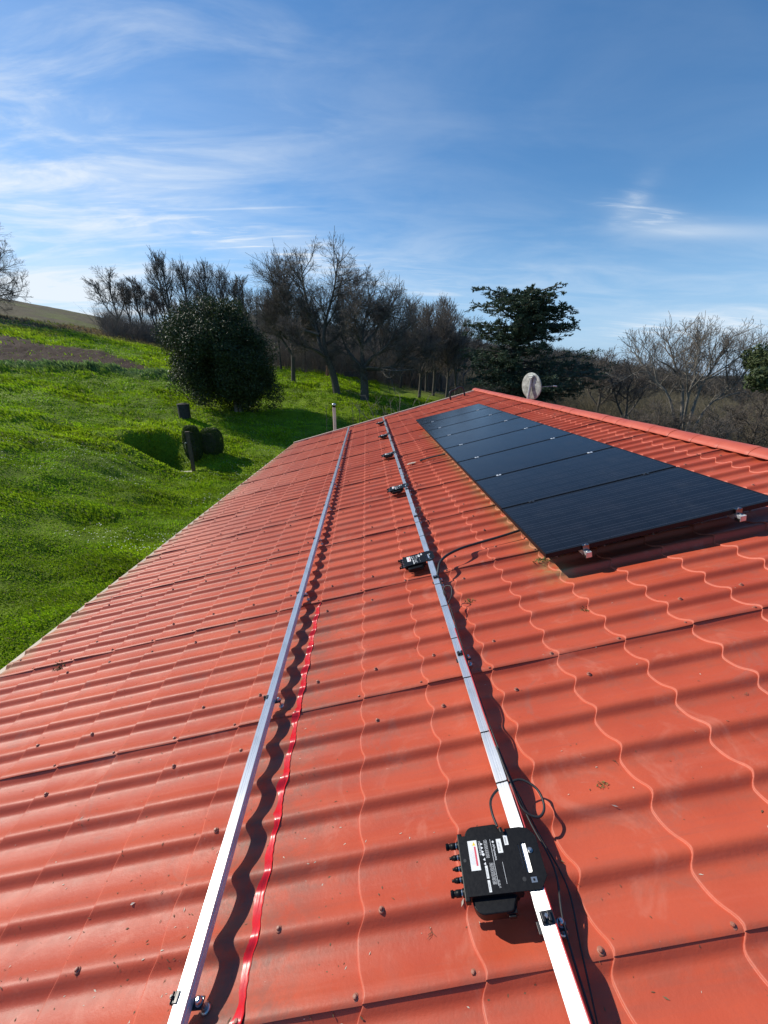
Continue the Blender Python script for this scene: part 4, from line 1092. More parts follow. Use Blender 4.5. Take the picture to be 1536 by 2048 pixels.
def branch_level(rng, par, n, tr, ratio, ang, k, wob, up, rr, env=None, lo=.3, absl=None, droop=0.):
    """par: dict pts (N,m,3), rad (N,m), len (N). returns same for the children"""
    pts, rad, ln = par['pts'], par['rad'], par['len']; N, m, _ = pts.shape
    t = tr[0] + (tr[1]-tr[0])*(np.arange(n)[None] + rng.random((N, n)))/n
    x = t*(m-1); i = np.minimum(x.astype(int), m-2); f = (x-i)[..., None]; I = np.arange(N)[:, None]
    p = pts[I, i]*(1-f) + pts[I, i+1]*f; d = pts[I, i+1]-pts[I, i]; d = d/np.maximum(np.linalg.norm(d, axis=-1, keepdims=True), 1e-9)
    r = rad[I, i]*(1-f[..., 0]) + rad[I, i+1]*f[..., 0]
    p = p.reshape(-1, 3); d = d.reshape(-1, 3); r = r.ravel(); t = t.ravel()
    rv_ = rng.normal(size=p.shape); a = np.cross(d, rv_); a /= np.linalg.norm(a, axis=1, keepdims=True)
    an = np.radians(ang[0] + (ang[1]-ang[0])*rng.random(len(p)))[:, None]
    d = d*np.cos(an) + a*np.sin(an) + np.array([0, 0, up]); d /= np.linalg.norm(d, axis=1, keepdims=True)
    L = (np.repeat(ln, n)*ratio*(1-lo*t) if absl is None else absl*np.ones(len(p)))*rng.uniform(.65, 1.25, len(p))
    if env is not None:
        e0 = np.linalg.norm((p-env[0])/env[1], axis=-1); L = L*np.clip(2.6*(1.18-e0), .35, 1)
    P_ = [p]; st = (L/k)[:, None]
    for s in range(k):
        d = d + rng.normal(size=p.shape)*wob + np.array([0, 0, up*.5-droop*s]); d /= np.linalg.norm(d, axis=1, keepdims=True); p = p + d*st; P_.append(p)
    P_ = np.stack(P_, 1); r0 = np.minimum(r*.78, L*rr+.002)
    Rd = r0[:, None]*np.linspace(1, .35, k+1)[None]
    if env is not None:
        good = e0 < 1.05; P_, Rd, L = P_[good], Rd[good], L[good]
    return dict(pts=P_, rad=Rd, len=L)
def segs(b, rmin=0.):
    p, r = b['pts'], b['rad']; s = np.concatenate([p[:, :-1], p[:, 1:], r[:, :-1, None], r[:, 1:, None]], -1).reshape(-1, 8)
    if rmin: s[:, 6:] = np.maximum(s[:, 6:], rmin)
    return s
def poly_branch(pts, r0, r1, sub=4):
    p = catmull([np.asarray(q, float) for q in pts], sub); L = np.linalg.norm(np.diff(p, axis=0), axis=1).sum()
    return dict(pts=p[None], rad=np.linspace(r0, r1, len(p))[None], len=np.array([L]))

M_BARK = noisy('bark', (.060, .050, .040), (.120, .105, .085), 6, .9, 0, .05, .6)
M_TWIG = noisy('twigs', (.12, .096, .078), (.20, .165, .135), 2, .85)
M_TWIGPALE = noisy('pale_twigs', (.15, .125, .10), (.24, .20, .165), 2, .85)
M_BARKPALE = noisy('pale_bark', (.16, .14, .11), (.26, .23, .19), 5, .9)

def bare_tree(name, label, base, trunks, env, n=(7, 5, 5, 4, 3), first=None, up=.12, wob=.17, rmin=.012, ratio=(.75, .6, .55, .55, .5), mats=None, seed=1, group=None, tr0=(.35, 1.), ang0=(25, 70), rel=True, place=None):
    """a leafless tree: trunk with limbs, crown of branches and twigs. coordinates relative to the base"""
    rng = np.random.default_rng(seed); mats = mats or (M_BARK, M_TWIG)
    tb = [poly_branch(pts, r0, r1) for pts, r0, r1 in trunks]
    TR = [segs(b) for b in tb]; lv = []
    e = (np.array(env[0]), np.array(env[1]))
    l1 = [branch_level(rng, b, n[0], tr0, ratio[0], ang0, 6, wob, up, .020, e) for b in tb]
    cur = dict(pts=np.concatenate([b['pts'] for b in l1]), rad=np.concatenate([b['rad'] for b in l1]), len=np.concatenate([b['len'] for b in l1])); TR.append(segs(cur))
    crown = []
    for k in range(1, len(n)):
        cur = branch_level(rng, cur, n[k], (.12, 1.), ratio[k], (22, 60), (6, 6, 4, 3, 3)[min(k, 4)], wob*1.0, up*.7, (.011, .011, .0065, .005, .004)[min(k, 4)], e, lo=.3)
        (TR if k == 1 else crown).append(segs(cur, rmin*(1.6, 1.6, 1.0, .75, .7)[min(k, 4)]))
    T = np.concatenate(TR); Cc = np.concatenate(crown)
    if place: mt = place
    root = empty(name, base)
    co, q = prisms(T, 6); mesh_np('trunk', co, quads=q, mats=[mats[0]], parent=root, smooth=True)
    co, q = prisms(Cc, 3); mesh_np('crown', co, quads=q, mats=[mats[1]], parent=root)
    tag(root, label, 'tree', group)
    return root

def base_at(px, r, py=760):
    p = P(px, py, r); return np.array([p[0], p[1], gz(p[0], p[1])-.1])
def loc(base, px, py, r):
    """point above a pixel at distance r, relative to a base"""
    return P(px, py, r) - base

# oak 1: leaning trunk
B1 = base_at(674, 41.5, 786); r = 41.5
J = loc(B1, 655, 716, r); c = loc(B1, 645, 610, r)
bare_tree('oak_tree', 'large bare oak with a leaning trunk, left of the other big oak', B1,
  [([(0, 0, 0), loc(B1, 668, 755, r), J], .42, .30), ([J, loc(B1, 648, 680, r), loc(B1, 652, 640, r), loc(B1, 668, 580, r), loc(B1, 676, 520, r-1)], .24, .05),
   ([J, loc(B1, 640, 690, r), loc(B1, 632, 650, r+1), loc(B1, 612, 600, r+1), loc(B1, 602, 530, r+1)], .24, .05),
   ([J, loc(B1, 630, 700, r-1), loc(B1, 600, 690, r-1.5), loc(B1, 575, 670, r-2)], .16, .04), ([loc(B1, 650, 690, r), loc(B1, 676, 672, r+1.5), loc(B1, 700, 630, r+2), loc(B1, 712, 570, r+2)], .16, .04),
   ([loc(B1, 640, 670, r), loc(B1, 600, 655, r+2), loc(B1, 565, 620, r+3), loc(B1, 560, 580, r+3)], .14, .03)],
  (loc(B1, 640, 618, r), (6.0, 5.2, 5.7)), n=(19, 8, 5, 6), seed=5, rmin=.0075, ratio=(.42, .62, .62, .62), wob=.17, up=.05)
B2 = base_at(729, 40, 802); r = 40; J = loc(B2, 727, 738, r)
bare_tree('oak_tree', 'broad bare oak with a thick straight trunk and wide low limbs', B2,
  [([(0, 0, -.2), loc(B2, 729, 770, r), J], .50, .38), ([J, loc(B2, 724, 700, r), loc(B2, 728, 650, r), loc(B2, 745, 590, r)], .26, .05), ([J, loc(B2, 745, 715, r-1), loc(B2, 775, 690, r-2), loc(B2, 800, 640, r-2)], .22, .05),
   ([J, loc(B2, 765, 738, r+1), loc(B2, 810, 725, r+1), loc(B2, 850, 700, r+1)], .18, .04), ([J, loc(B2, 706, 715, r), loc(B2, 690, 690, r+1), loc(B2, 672, 640, r+1)], .20, .04),
   ([J, loc(B2, 745, 735, r-2), loc(B2, 790, 742, r-4), loc(B2, 830, 738, r-5)], .15, .03), ([loc(B2, 726, 700, r), loc(B2, 712, 660, r-2), loc(B2, 705, 610, r-2)], .15, .04), ([loc(B2, 727, 690, r), loc(B2, 760, 650, r+2), loc(B2, 790, 600, r+3)], .16, .04)],
  (loc(B2, 762, 662, r), (6.9, 5.4, 5.1)), n=(19, 8, 5, 6), seed=8, rmin=.0075, ratio=(.48, .62, .62, .62), wob=.17, up=.05)
# tree crowding behind oak 1 on the left
B3 = base_at(585, 47, 742); r = 47
bare_tree('bare_tree', 'dense brown twiggy tree between the evergreen and the leaning oak', B3,
  [([(0, 0, 0), loc(B3, 585, 700, r), loc(B3, 578, 640, r), loc(B3, 572, 570, r)], .26, .06), ([loc(B3, 585, 710, r), loc(B3, 560, 670, r), loc(B3, 545, 620, r)], .16, .04), ([loc(B3, 585, 705, r), loc(B3, 610, 680, r+2), loc(B3, 620, 640, r+2)], .14, .03)],
  (loc(B3, 572, 640, r), (4.6, 4., 6.8)), n=(30, 9, 6, 5), seed=15, rmin=.008, ratio=(.5, .62, .62, .62), wob=.10)
# slim trees further right of the oaks
for k, (px, rr_, top, py, nm) in enumerate(((838, 46, 640, 800, 'slim bare tree, first to the right of the big oaks'), (866, 50, 615, 798, 'tall bare tree with a fine pointed crown right of the oaks'), (893, 48, 640, 795, 'bare tree at the edge of the cedar, fine grey twigs'), (800, 56, 640, 785, 'bare tree far behind the broad oak'))):
    Bk = base_at(px, rr_, py)
    bare_tree('bare_tree', nm, Bk, [([(0, 0, 0), loc(Bk, px+3, (py+top)/2+30, rr_), loc(Bk, px-2, top+40, rr_)], .20, .05), ([loc(Bk, px+2, py-50, rr_), loc(Bk, px+14, (py+top)/2, rr_+1), loc(Bk, px+22, top+45, rr_+1)], .13, .04)],
      (loc(Bk, px+4, (top+py)/2-22, rr_), (3.7, 3.4, (py-top)/2/778*rr_*1.02)), n=(24, 7, 6, 4), seed=30+k, rmin=.008, ratio=(.5, .6, .62, .62), up=.2, wob=.10)

# lone tree at the left edge and skyline trees: a few kinds, copied
def kind_tree(name, h, w, seed, slim):
    nt_ = 1 if slim else 3
    tr = [([(0, 0, 0), (.1, 0, h*.3), (-.1, .1, h*.6), (.1, 0, h*.93)], .020*h, .004*h)]
    if not slim: tr += [([(0, 0, h*.2), (w*.3, .3, h*.45), (w*.55, .4, h*.75)], .014*h, .003*h), ([(0, 0, h*.22), (-w*.3, -.3, h*.45), (-w*.5, .2, h*.78)], .014*h, .003*h)]
    else: tr += [([(0, 0, h*.3), (w*.2, .1, h*.6), (w*.4, 0, h*.9)], .010*h, .003*h)]
    return bare_tree(name, 'x', (0, 0, 0), tr, ((0, 0, h*.58), (w, w, h*.46)), n=(16 if slim else 15, 6, 5, 4), seed=seed, rmin=.010, ratio=(.40, .62, .62, .62), wob=.12, up=.3 if slim else .15)
kA = kind_tree('bare_tree', 12, 2.8, 51, True); kB = kind_tree('bare_tree', 9, 4.2, 52, False); kC = kind_tree('bare_tree', 10, 2.6, 53, True)
usedk = set()
def put_tree(k, px, py, r, h, h0, label, group=None, rot=0., wide=1.):
    o = k if k.name not in usedk else copy_tree(k); usedk.add(k.name)
    p = P(px, py, r); z = gz(p[0], p[1]); s = h/h0
    o.location = (p[0], p[1], z-.2); o.rotation_euler = (0, 0, rot); o.scale = (s*wide, s*wide, s); tag(o, label, 'tree', group); return o
GR = 'bare trees on the left skyline'
BE = base_at(-40, 98, 630)
bare_tree('bare_tree', 'lone bare tree cut off by the left edge of the photo', BE, [([(0, 0, 0), (.2, 0, 4), (0, 0, 8), (.5, 0, 13)], .42, .08), ([(.1, 0, 2), (3, .5, 4.5), (6, 0, 8)], .24, .05), ([(.1, 0, 3), (-3, .5, 6), (-5, 0, 9)], .24, .05), ([(.1, 0, 3.5), (2.5, -1, 7), (4, -1, 11.5)], .22, .05), ([(.1, 0, 1.8), (3.5, 1, 2.5), (7, 1, 3.2)], .16, .04)],
  ((0, 0, 7.), (9.6, 8, 9.2)), n=(14, 7, 5, 4), seed=71, rmin=.011, ratio=(.5, .62, .62, .62), wob=.10, tr0=(.12, 1.))
sk = [(kB, 237, 652, 98, 10.5, 9, 'small rounded bare tree, leftmost of the skyline group', 0.4, 1.),
      (kC, 285, 660, 98, 10., 10, 'low bare tree just right of the rounded small one', 1.2, 1.3),
      (kB, 312, 665, 100, 9.5, 9, 'bushy bare tree in the dark part of the skyline group', 2.2, 1.),
      (kA, 348, 668, 88, 14.8, 12, 'tall forked bare tree, first of the tall skyline trees', 3.0, 1.05),
      (kA, 383, 668, 90, 14., 12, 'tall slender bare tree, second of the tall skyline trees', 5.0, .85),
      (kC, 425, 668, 92, 15., 10, 'tall bare tree rising right above the evergreen', 2.5, 1.0),
      (kA, 452, 670, 92, 14.6, 12, 'tall thin bare tree above the right half of the evergreen', 1.1, .9),
      (kC, 492, 675, 88, 13.2, 10, 'tall bare tree right above the right edge of the evergreen', 4.1, 1.2),
      (kB, 520, 685, 75, 10.5, 9, 'bushy bare tree low behind the evergreen on its right', .3, 1.),
      (kB, 372, 672, 96, 8.8, 9, 'low bushy bare tree under the tall forked one', 1.7, 1.2), (kC, 262, 656, 104, 9.0, 10, 'thin bare tree behind the rounded small one', .7, 1.2),
      (kC, 335, 668, 103, 10., 10, 'thin bare tree at the back of the dark skyline group', 3.7, 1.4), (kB, 408, 672, 98, 10, 9, 'bushy bare tree hiding behind the top of the evergreen', 3.3, 1.2)]
for a in sk: put_tree(a[0], a[1], a[2], a[3], a[4], a[5], a[6], GR, a[7], a[8])
GR2 = 'bare trunks in the grove beyond the oaks'
gr = [(kC, 611, 742, 58, 9, 10, 'thin dark trunk left of the leaning oak', 1), (kC, 562, 735, 57, 9, 10, 'thin trunk peeping right of the evergreen', 2), (kA, 692, 752, 64, 11, 12, 'thin trunk between the two big oaks', 3),
      (kA, 751, 760, 62, 11, 12, 'thin trunk just right of the broad oak trunk', 1.5), (kC, 772, 766, 60, 10.5, 10, 'second thin trunk right of the broad oak', 3.1), (kA, 823, 778, 58, 11, 12, 'thin trunk far behind the first slim tree', 2.2),
      (kC, 852, 790, 53, 10, 10, 'thin grove trunk between the slim trees', 4.4), (kC, 880, 792, 56, 11, 10, 'thin grove trunk near the cedar', 5.1), (kB, 910, 795, 50, 8.5, 9, 'bushy bare tree touching the cedar on its left', .9), (kB, 925, 785, 64, 10, 9, 'bushy bare tree behind the cedar on its left', 2.9)]
for a in gr: put_tree(a[0], a[1], a[2], a[3], a[4], a[5], a[6], GR2, a[7])

# right: wide multi-stem bare tree
r = 34; BR = base_at(1372, r, 860)
bare_tree('bare_tree', 'wide grey multi-stemmed bare tree right of the satellite dish', BR,
  [([(0, 0, 0), loc(BR, 1365, 780, r), loc(BR, 1350, 730, r), loc(BR, 1335, 680, r)], .12, .03), ([(0, 0, 0), loc(BR, 1395, 790, r), loc(BR, 1420, 745, r), loc(BR, 1450, 700, r)], .11, .03),
   ([(0, 0, 0), loc(BR, 1340, 800, r-1), loc(BR, 1300, 750, r-1), loc(BR, 1270, 705, r-1)], .10, .025), ([(0, 0, 0), loc(BR, 1410, 820, r+1), loc(BR, 1470, 770, r+1), loc(BR, 1510, 720, r+1)], .09, .025), ([(0, 0, 0), loc(BR, 1375, 800, r-2), loc(BR, 1390, 750, r-2), loc(BR, 1395, 690, r-2)], .09, .025)],
  (loc(BR, 1380, 772, r), (7.6, 4.5, 4.0)), n=(13, 7, 5, 4), seed=61, rmin=.0065, ratio=(.36, .62, .62, .6), up=.16, wob=.15, mats=(M_BARKPALE, M_TWIGPALE))
for k, (px, py, rr_, h, lb) in enumerate(((1245, 850, 40, 6.0, 'small bare bushy tree between dish and the wide grey tree'), (1500, 900, 30, 5.2, 'small bare bushy tree at the right edge under the pine'), (1310, 870, 30, 4.2, 'low bare bush in front of the wide grey tree'), (1420, 890, 28, 4.0, 'low bare bush right in front above the ridge'), (1190, 840, 46, 6.5, 'small bare tree just right of the cedar'))):
    put_tree(kB, px, py, rr_, h, 9, lb, 'bare bushes beyond the ridge', 1.3*k, 1.25)

# evergreen shrub-tree
def foliage(name, centers, radii, n, size, c1, c2, seed, parent, mt, shell=.55, flat=0., dens=None):
    """leaf-sized faces spread through clumps"""
    rng = np.random.default_rng(seed); centers = np.array(centers); radii = np.array(radii)
    w_ = (radii**2).prod(1)**(1/3) if radii.ndim == 2 else radii**2; w_ = w_/w_.sum(); k = rng.choice(len(centers), n, p=w_)
    d = rng.normal(size=(n, 3)); d /= np.linalg.norm(d, axis=1, keepdims=True); rad = shell + (1-shell)*rng.random((n, 1))**.6
    rk = radii[k] if radii.ndim == 2 else radii[k][:, None]; p = centers[k] + d*rad*rk
    s = size*rng.uniform(.6, 1.4, n)[:, None]; nrm = d + rng.normal(size=(n, 3))*.75; nrm /= np.linalg.norm(nrm, axis=1, keepdims=True)
    t1 = np.cross(nrm, rng.normal(size=(n, 3))); t1 /= np.linalg.norm(t1, axis=1, keepdims=True); t2 = np.cross(nrm, t1)
    co = np.stack([p-t1*s, p+t2*s*.42, p+t1*s, p-t2*s*.42], 1).reshape(-1, 3); q = np.arange(n*4).reshape(n, 4)
    o = mesh_np(name, co, quads=q, mats=[mt], parent=parent); c = c1 + (c2-c1)*rng.random((n, 1)); c = c*rng.uniform(.7, 1.3, (n, 1)); vattr(o, 'Col', np.repeat(c, 4, axis=0)); return o
M_LEAF = leafmat('evergreen_leaves', .15, .55, .30)
M_HEDGE = leafmat('hedge_leaves', .25, .5, .3)
M_NEEDLE = leafmat('conifer_needles', .10, .6, .3)
def evergreen():
    r = 36; B = base_at(470, r, 805); root = empty('evergreen_tree', B); rng = np.random.default_rng(77)
    C0 = loc(B, 438, 712, r); S0 = np.array([3.9, 3.8, 4.15])
    cs = []; rs = []
    for i in range(210):
        d = rng.normal(size=3); d /= np.linalg.norm(d); d = np.sign(d)*np.abs(d)**.85; d /= np.linalg.norm(d)**.8; f = rng.uniform(.62, .98) if i > 30 else rng.uniform(0, .5)
        p = C0 + d*S0*f; 
        if p[2] < .9: continue
        cs.append(p); rs.append(rng.uniform(.7, 1.25) if i > 30 else 1.8)
    # lower skirt on the right
    for i in range(52):
        cs.append(loc(B, rng.uniform(470, 552), rng.uniform(725, 812), r+rng.uniform(-2, 2))); rs.append(rng.uniform(.6, 1.0))
    for i in range(10): cs.append(loc(B, rng.uniform(400, 465), rng.uniform(610, 640), r+rng.uniform(-1.2, 1.2))); rs.append(rng.uniform(.4, .8))
    foliage('crown', cs, rs, 170000, .080, np.array([.020, .034, .010]), np.array([.060, .080, .028]), 5, root, M_LEAF, .35)
    T = [segs(poly_branch([(0, 0, 0), (0, .1, 3), C0*.8], .2, .06)), segs(poly_branch([(.35, 0, 0), (.3, .1, 2.5), C0*.9+np.array([1, 0, 1])], .14, .05))]
    b = poly_branch([(0, 0, 1), C0*.7, C0+np.array([0, 0, 3])], .14, .04); l1 = branch_level(rng, b, 60, (.1, 1), .6, (30, 80), 5, .15, .1, .02, (C0, S0*1.0)); T.append(segs(l1))
    l2 = branch_level(rng, l1, 6, (.3, 1), .45, (25, 60), 4, .2, .05, .015, (C0, S0*1.02)); T.append(segs(l2, .008))
    co, q = prisms(np.concatenate(T), 5); mesh_np('trunk', co, quads=q, mats=[M_BARKPALE], parent=root, smooth=True)
    tag(root, 'big dark rounded evergreen tree standing in the meadow', 'tree')
evergreen()

def cedar():
    r = 36; B = base_at(1030, r, 820); root = empty('cedar_tree', B); rng = np.random.default_rng(91)
    trunk = poly_branch([(0, 0, -.3), loc(B, 1028, 740, r), loc(B, 1035, 660, r), loc(B, 1052, 590, r)], .38, .06)
    T = [segs(trunk)]; tp = trunk['pts'][0]; Htop = loc(B, 1052, 578, r)[2]
    limbs = []
    # silhouette half-widths in pixels for heights (py: left, right)
    ys = [578, 600, 625, 650, 675, 700, 725, 755, 785]; lf = [14, 62, 85, 88, 78, 92, 95, 90, 78]; rg = [22, 52, 72, 88, 78, 96, 150, 135, 105]
    for i in range(160):
        py = rng.uniform(582, 795); k = (790-py)/208; c = loc(B, 1030+18*max(0, (700-py)/120), py+rng.uniform(4, 16), r)
        a = rng.uniform(0, 6.28); dirc = np.array([math.cos(a), math.sin(a), 0]); sx = XR*np.array([1, 1, 0]); sx /= np.linalg.norm(sx)
        cs_ = dirc.dot(sx); wpx = np.interp(py, ys, rg if cs_ > 0 else lf); L = wpx/778*r*1.1*rng.uniform(.72, 1.05)
        if abs(cs_) < .6: L *= .8
        rise = L*rng.uniform(.05, .45) if py < 622 else L*rng.uniform(.05, .34) if py < 690 else L*rng.uniform(-.08, .14)
        e = c + dirc*L + np.array([0, 0, rise])
        limbs.append([c, c + dirc*L*.45 + np.array([0, 0, rise*.75]), e])
    co = []; cols = []; LS = []
    for lb in limbs:
        b = poly_branch(lb, .075, .015, 4); T.append(segs(b)); n = max(6, int(b['len'][0]*3.4))
        l2 = branch_level(rng, b, n, (.15, 1.), .36, (45, 80), 4, .10, 0., .012, None, lo=.5)
        # keep sprays flat
        base = l2['pts'][:, :1]; l2['pts'][:, :, 2] = base[:, :, 2] + (l2['pts'][:, :, 2]-base[:, :, 2])*.42 - .02; T.append(segs(l2, .006))
        l3 = branch_level(rng, l2, 6, (.1, 1.), .5, (35, 70), 3, .12, 0., .01, None)
        base = l3['pts'][:, :1]; l3['pts'][:, :, 2] = base[:, :, 2] + (l3['pts'][:, :, 2]-base[:, :, 2])*.4; LS.append(segs(l3)); LS.append(segs(l2))
    S = np.concatenate(LS); n = len(S); rep = 6
    k = np.repeat(np.arange(n), rep); f = rng.random((len(k), 1)); p = S[k, :3]*(1-f) + S[k, 3:6]*f; d = S[k, 3:6]-S[k, :3]; d /= np.maximum(np.linalg.norm(d, axis=1, keepdims=True), 1e-6)
    t1 = d + rng.normal(size=d.shape)*.45 + np.array([0, 0, .10]); t1 /= np.linalg.norm(t1, axis=1, keepdims=True); nn = np.array([0, 0, 1.]) + rng.normal(size=d.shape)*.4; t2 = np.cross(t1, nn); t2 /= np.linalg.norm(t2, axis=1, keepdims=True)
    s = rng.uniform(.07, .16, (len(k), 1)); c4 = np.stack([p-t1*s*.3, p+t2*s*.22+t1*s*.3, p+t1*s*1.1, p-t2*s*.22+t1*s*.3], 1).reshape(-1, 3)
    o = mesh_np('crown', c4, quads=np.arange(len(c4)).reshape(-1, 4), mats=[M_NEEDLE], parent=root)
    c = np.array([.050, .078, .048]) + np.array([.06, .075, .048])*rng.random((len(k), 1)); vattr(o, 'Col', np.repeat(c, 4, axis=0))
    cc, q = prisms(np.concatenate(T), 4); mesh_np('trunk', cc, quads=q, mats=[M_BARK], parent=root, smooth=True)
    tag(root, 'dark layered cedar rising behind the roof ridge', 'tree')
cedar()

def pine():
    r = 30; B = base_at(1575, r, 900); root = empty('pine_tree', B); rng = np.random.default_rng(95)
    cs = [loc(B, rng.uniform(1512, 1640), rng.uniform(712, 760), r+rng.uniform(-2, 2)) for _ in range(26)]; rs = rng.uniform(.35, .8, 26)
    foliage('crown', cs, rs, 16000, .10, np.array([.035, .055, .018]), np.array([.075, .095, .03]), 7, root, M_NEEDLE, .2)
    T = [segs(poly_branch([(0, 0, 0), loc(B, 1580, 800, r), loc(B, 1575, 720, r)], .22, .08))] + [segs(poly_branch([loc(B, 1577, 790, r), c_], .07, .02)) for c_ in cs[:14]]
    cc, q = prisms(np.concatenate(T), 6); mesh_np('trunk', cc, quads=q, mats=[M_BARK], parent=root, smooth=True)
    tag(root, 'pine with green needle tufts at the right edge', 'tree')
pine()

def hedges():
    r = 26.5
    for (px0, px1, py0, py1, lb, sd) in ((371, 402, 852, 893, 'clipped cubic hedge bush, the left one behind the post', 1), (405, 445, 856, 896, 'clipped cubic hedge bush, the wider right one', 2)):
        rr_ = r + (0 if sd == 1 else .3); p = P((px0+px1)/2, py1, rr_); z = gz(p[0], p[1]); hw = (px1-px0)/2/865*rr_; h = (P(400, py0, rr_)-P(400, py1, rr_))[2]
        z = min(z, p[2])-.1; root = empty('hedge_bush', (p[0], p[1], z)); rng = np.random.default_rng(sd+100)
        n = 15000; q_ = rng.uniform(-1, 1, (n, 3)); ax = rng.integers(0, 3, n); q_[np.arange(n), ax] = np.sign(q_[np.arange(n), ax])*rng.uniform(.86, 1.03, n)
        q_ = np.sign(q_)*np.abs(q_)**1.0; q_ /= np.maximum(1, (np.linalg.norm(q_, axis=1)/1.18))[:, None]
        hh = h+.1 + (p[2]-z-.1); pp_ = q_*np.array([hw, hw*.95, hh/2]) + np.array([0, 0, hh/2]); s = rng.uniform(.02, .045, (n, 1))
        d = rng.normal(size=(n, 3)); d /= np.linalg.norm(d, axis=1, keepdims=True); t2 = np.cross(d, rng.normal(size=(n, 3))); t2 /= np.linalg.norm(t2, axis=1, keepdims=True)
        co = np.stack([pp_-d*s, pp_+t2*s*.5, pp_+d*s, pp_-t2*s*.5], 1).reshape(-1, 3)
        o = mesh_np('foliage', co, quads=np.arange(n*4).reshape(n, 4), mats=[M_HEDGE], parent=root); c = np.array([.035, .060, .015])+np.array([.05, .06, .015])*rng.random((n, 1)); vattr(o, 'Col', np.repeat(c, 4, axis=0))
        b = MB(); b.tube([(0, 0, 0), (0, 0, hh*.8)], .05, 6, 1); b.build('stem', M_BARK, root)
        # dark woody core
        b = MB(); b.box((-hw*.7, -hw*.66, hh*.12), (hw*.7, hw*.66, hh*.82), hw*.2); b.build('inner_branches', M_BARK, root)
        tag(root, lb, 'hedge', 'clipped cubic hedge bushes')
hedges()
def wellhead():
    r = 34; p = P(368, 822, r); z = min(gz(p[0], p[1]), p[2])-.1; root = empty('stone_well', (p[0], p[1], z)); h = max(.7, p[2]-z + .45)
    b = MB(); b.lathe([(.42, 0), (.42, h), (.38, h+.02)], n=18, sm=False); b.build('well_wall', M_DARKSTONE, root)
    b = MB(); b.lathe([(.45, h), (.45, h+.05), (.30, h+.12), (.06, h+.15)], n=18, sm=False); b.build('lid', M_DARKSTONE, root)
    tag(root, 'dark round stump-like stone block in the grass before the evergreen', 'stone block')
M_DARKSTONE = noisy('dark_stone', (.018, .016, .016), (.05, .045, .042), 7, .9, 0, .05, .6)
wellhead()
def post():
    r = 25.3; p = P(381, 903, r); z = min(gz(p[0], p[1]), p[2])
    root = empty('garden_post', (p[0], p[1], z-.05)); h = p[2]-z + .05 + 38/865*r
    b = MB(); b.box((-.09, -.07, 0), (.09, .07, h), .01); b.build('post', M_POST, root)
    b = MB(); b.box((-.12, -.10, h), (.12, .10, h+.05), .01); b.build('cap', M_POST, root)
    b = MB(); b.tube([(-.09, -.09, h*.75), (-.2, -.10, h*.75), (-.2, -.10, h*.62)], .02, 6, 2); b.build('tap', M_STEEL, root)
    tag(root, 'dark upright post beside a pale slab by the hollow', 'post')
    q = P(366, 902, r+.1); b = MB(); b.prism([(-.62, -.30), (.35, -.38), (.58, .1), (.2, .42), (-.5, .30)], 0, .12, .02); o = b.build('stone_slab', M_SLAB); o.location = (q[0], q[1], gz(q[0], q[1])+.05); tag(o, 'pale flat stone slab at the foot of the post', 'slab')
M_POST = noisy('dark_wood', (.07, .045, .03), (.13, .09, .06), 12, .8); M_SLAB = noisy('pale_stone', (.42, .37, .26), (.55, .50, .38), 8, .8)
post()

def gable_shrub():
    r = 17.; B = base_at(792, r, 830); root = empty('bare_shrub', B); rng = np.random.default_rng(120)
    J0 = np.array([0, 0, 1.0]); stems = [poly_branch([(0, 0, 0), J0+np.array([rng.uniform(-.3, .3), 0, .5]), loc(B, px, py, r)], .03, .008) for px, py in ((700, 800), (730, 790), (765, 812), (800, 788), (830, 800), (860, 790), (780, 800))]
    cur = dict(pts=np.concatenate([s['pts'] for s in stems]), rad=np.concatenate([s['rad'] for s in stems]), len=np.concatenate([s['len'] for s in stems])); T = [segs(cur)]
    l1 = branch_level(rng, cur, 9, (.5, 1), .22, (25, 60), 5, .25, .05, .012); l2 = branch_level(rng, l1, 4, (.2, 1), .5, (25, 60), 4, .25, .05, .01)
    co, q = prisms(np.concatenate(T), 4); mesh_np('stems', co, quads=q, mats=[M_TWIGPALE], parent=root); co, q = prisms(np.concatenate([segs(l1, .004), segs(l2, .003)]), 3); mesh_np('twigs', co, quads=q, mats=[M_TWIGPALE], parent=root)
    tag(root, 'leafless pale twiggy shrub just beyond the gable', 'shrub')
gable_shrub()
def saplings():
    for k, (px, top) in enumerate(((705, 818), (718, 812), (652, 815))):
        r = 22; B = base_at(px, r, 850); root = empty('sapling', B); rng = np.random.default_rng(130+k)
        b = poly_branch([(0, 0, 0), loc(B, px+1, (850+top)/2, r), loc(B, px, top, r)], .018, .006); l1 = branch_level(rng, b, 12, (.4, 1), .15, (20, 50), 4, .15, .2, .01)
        co, q = prisms(segs(b), 5); mesh_np('trunk', co, quads=q, mats=[M_BARK], parent=root); co, q = prisms(segs(l1, .003), 3); mesh_np('crown', co, quads=q, mats=[M_TWIG], parent=root)
        tag(root, ['thin bare sapling right of the vent pipe', 'second thin bare sapling right of the vent pipe, a bit farther right', 'bare sapling with forked twigs behind the vent pipe'][k], 'sapling', 'bare saplings behind the gable')
saplings()
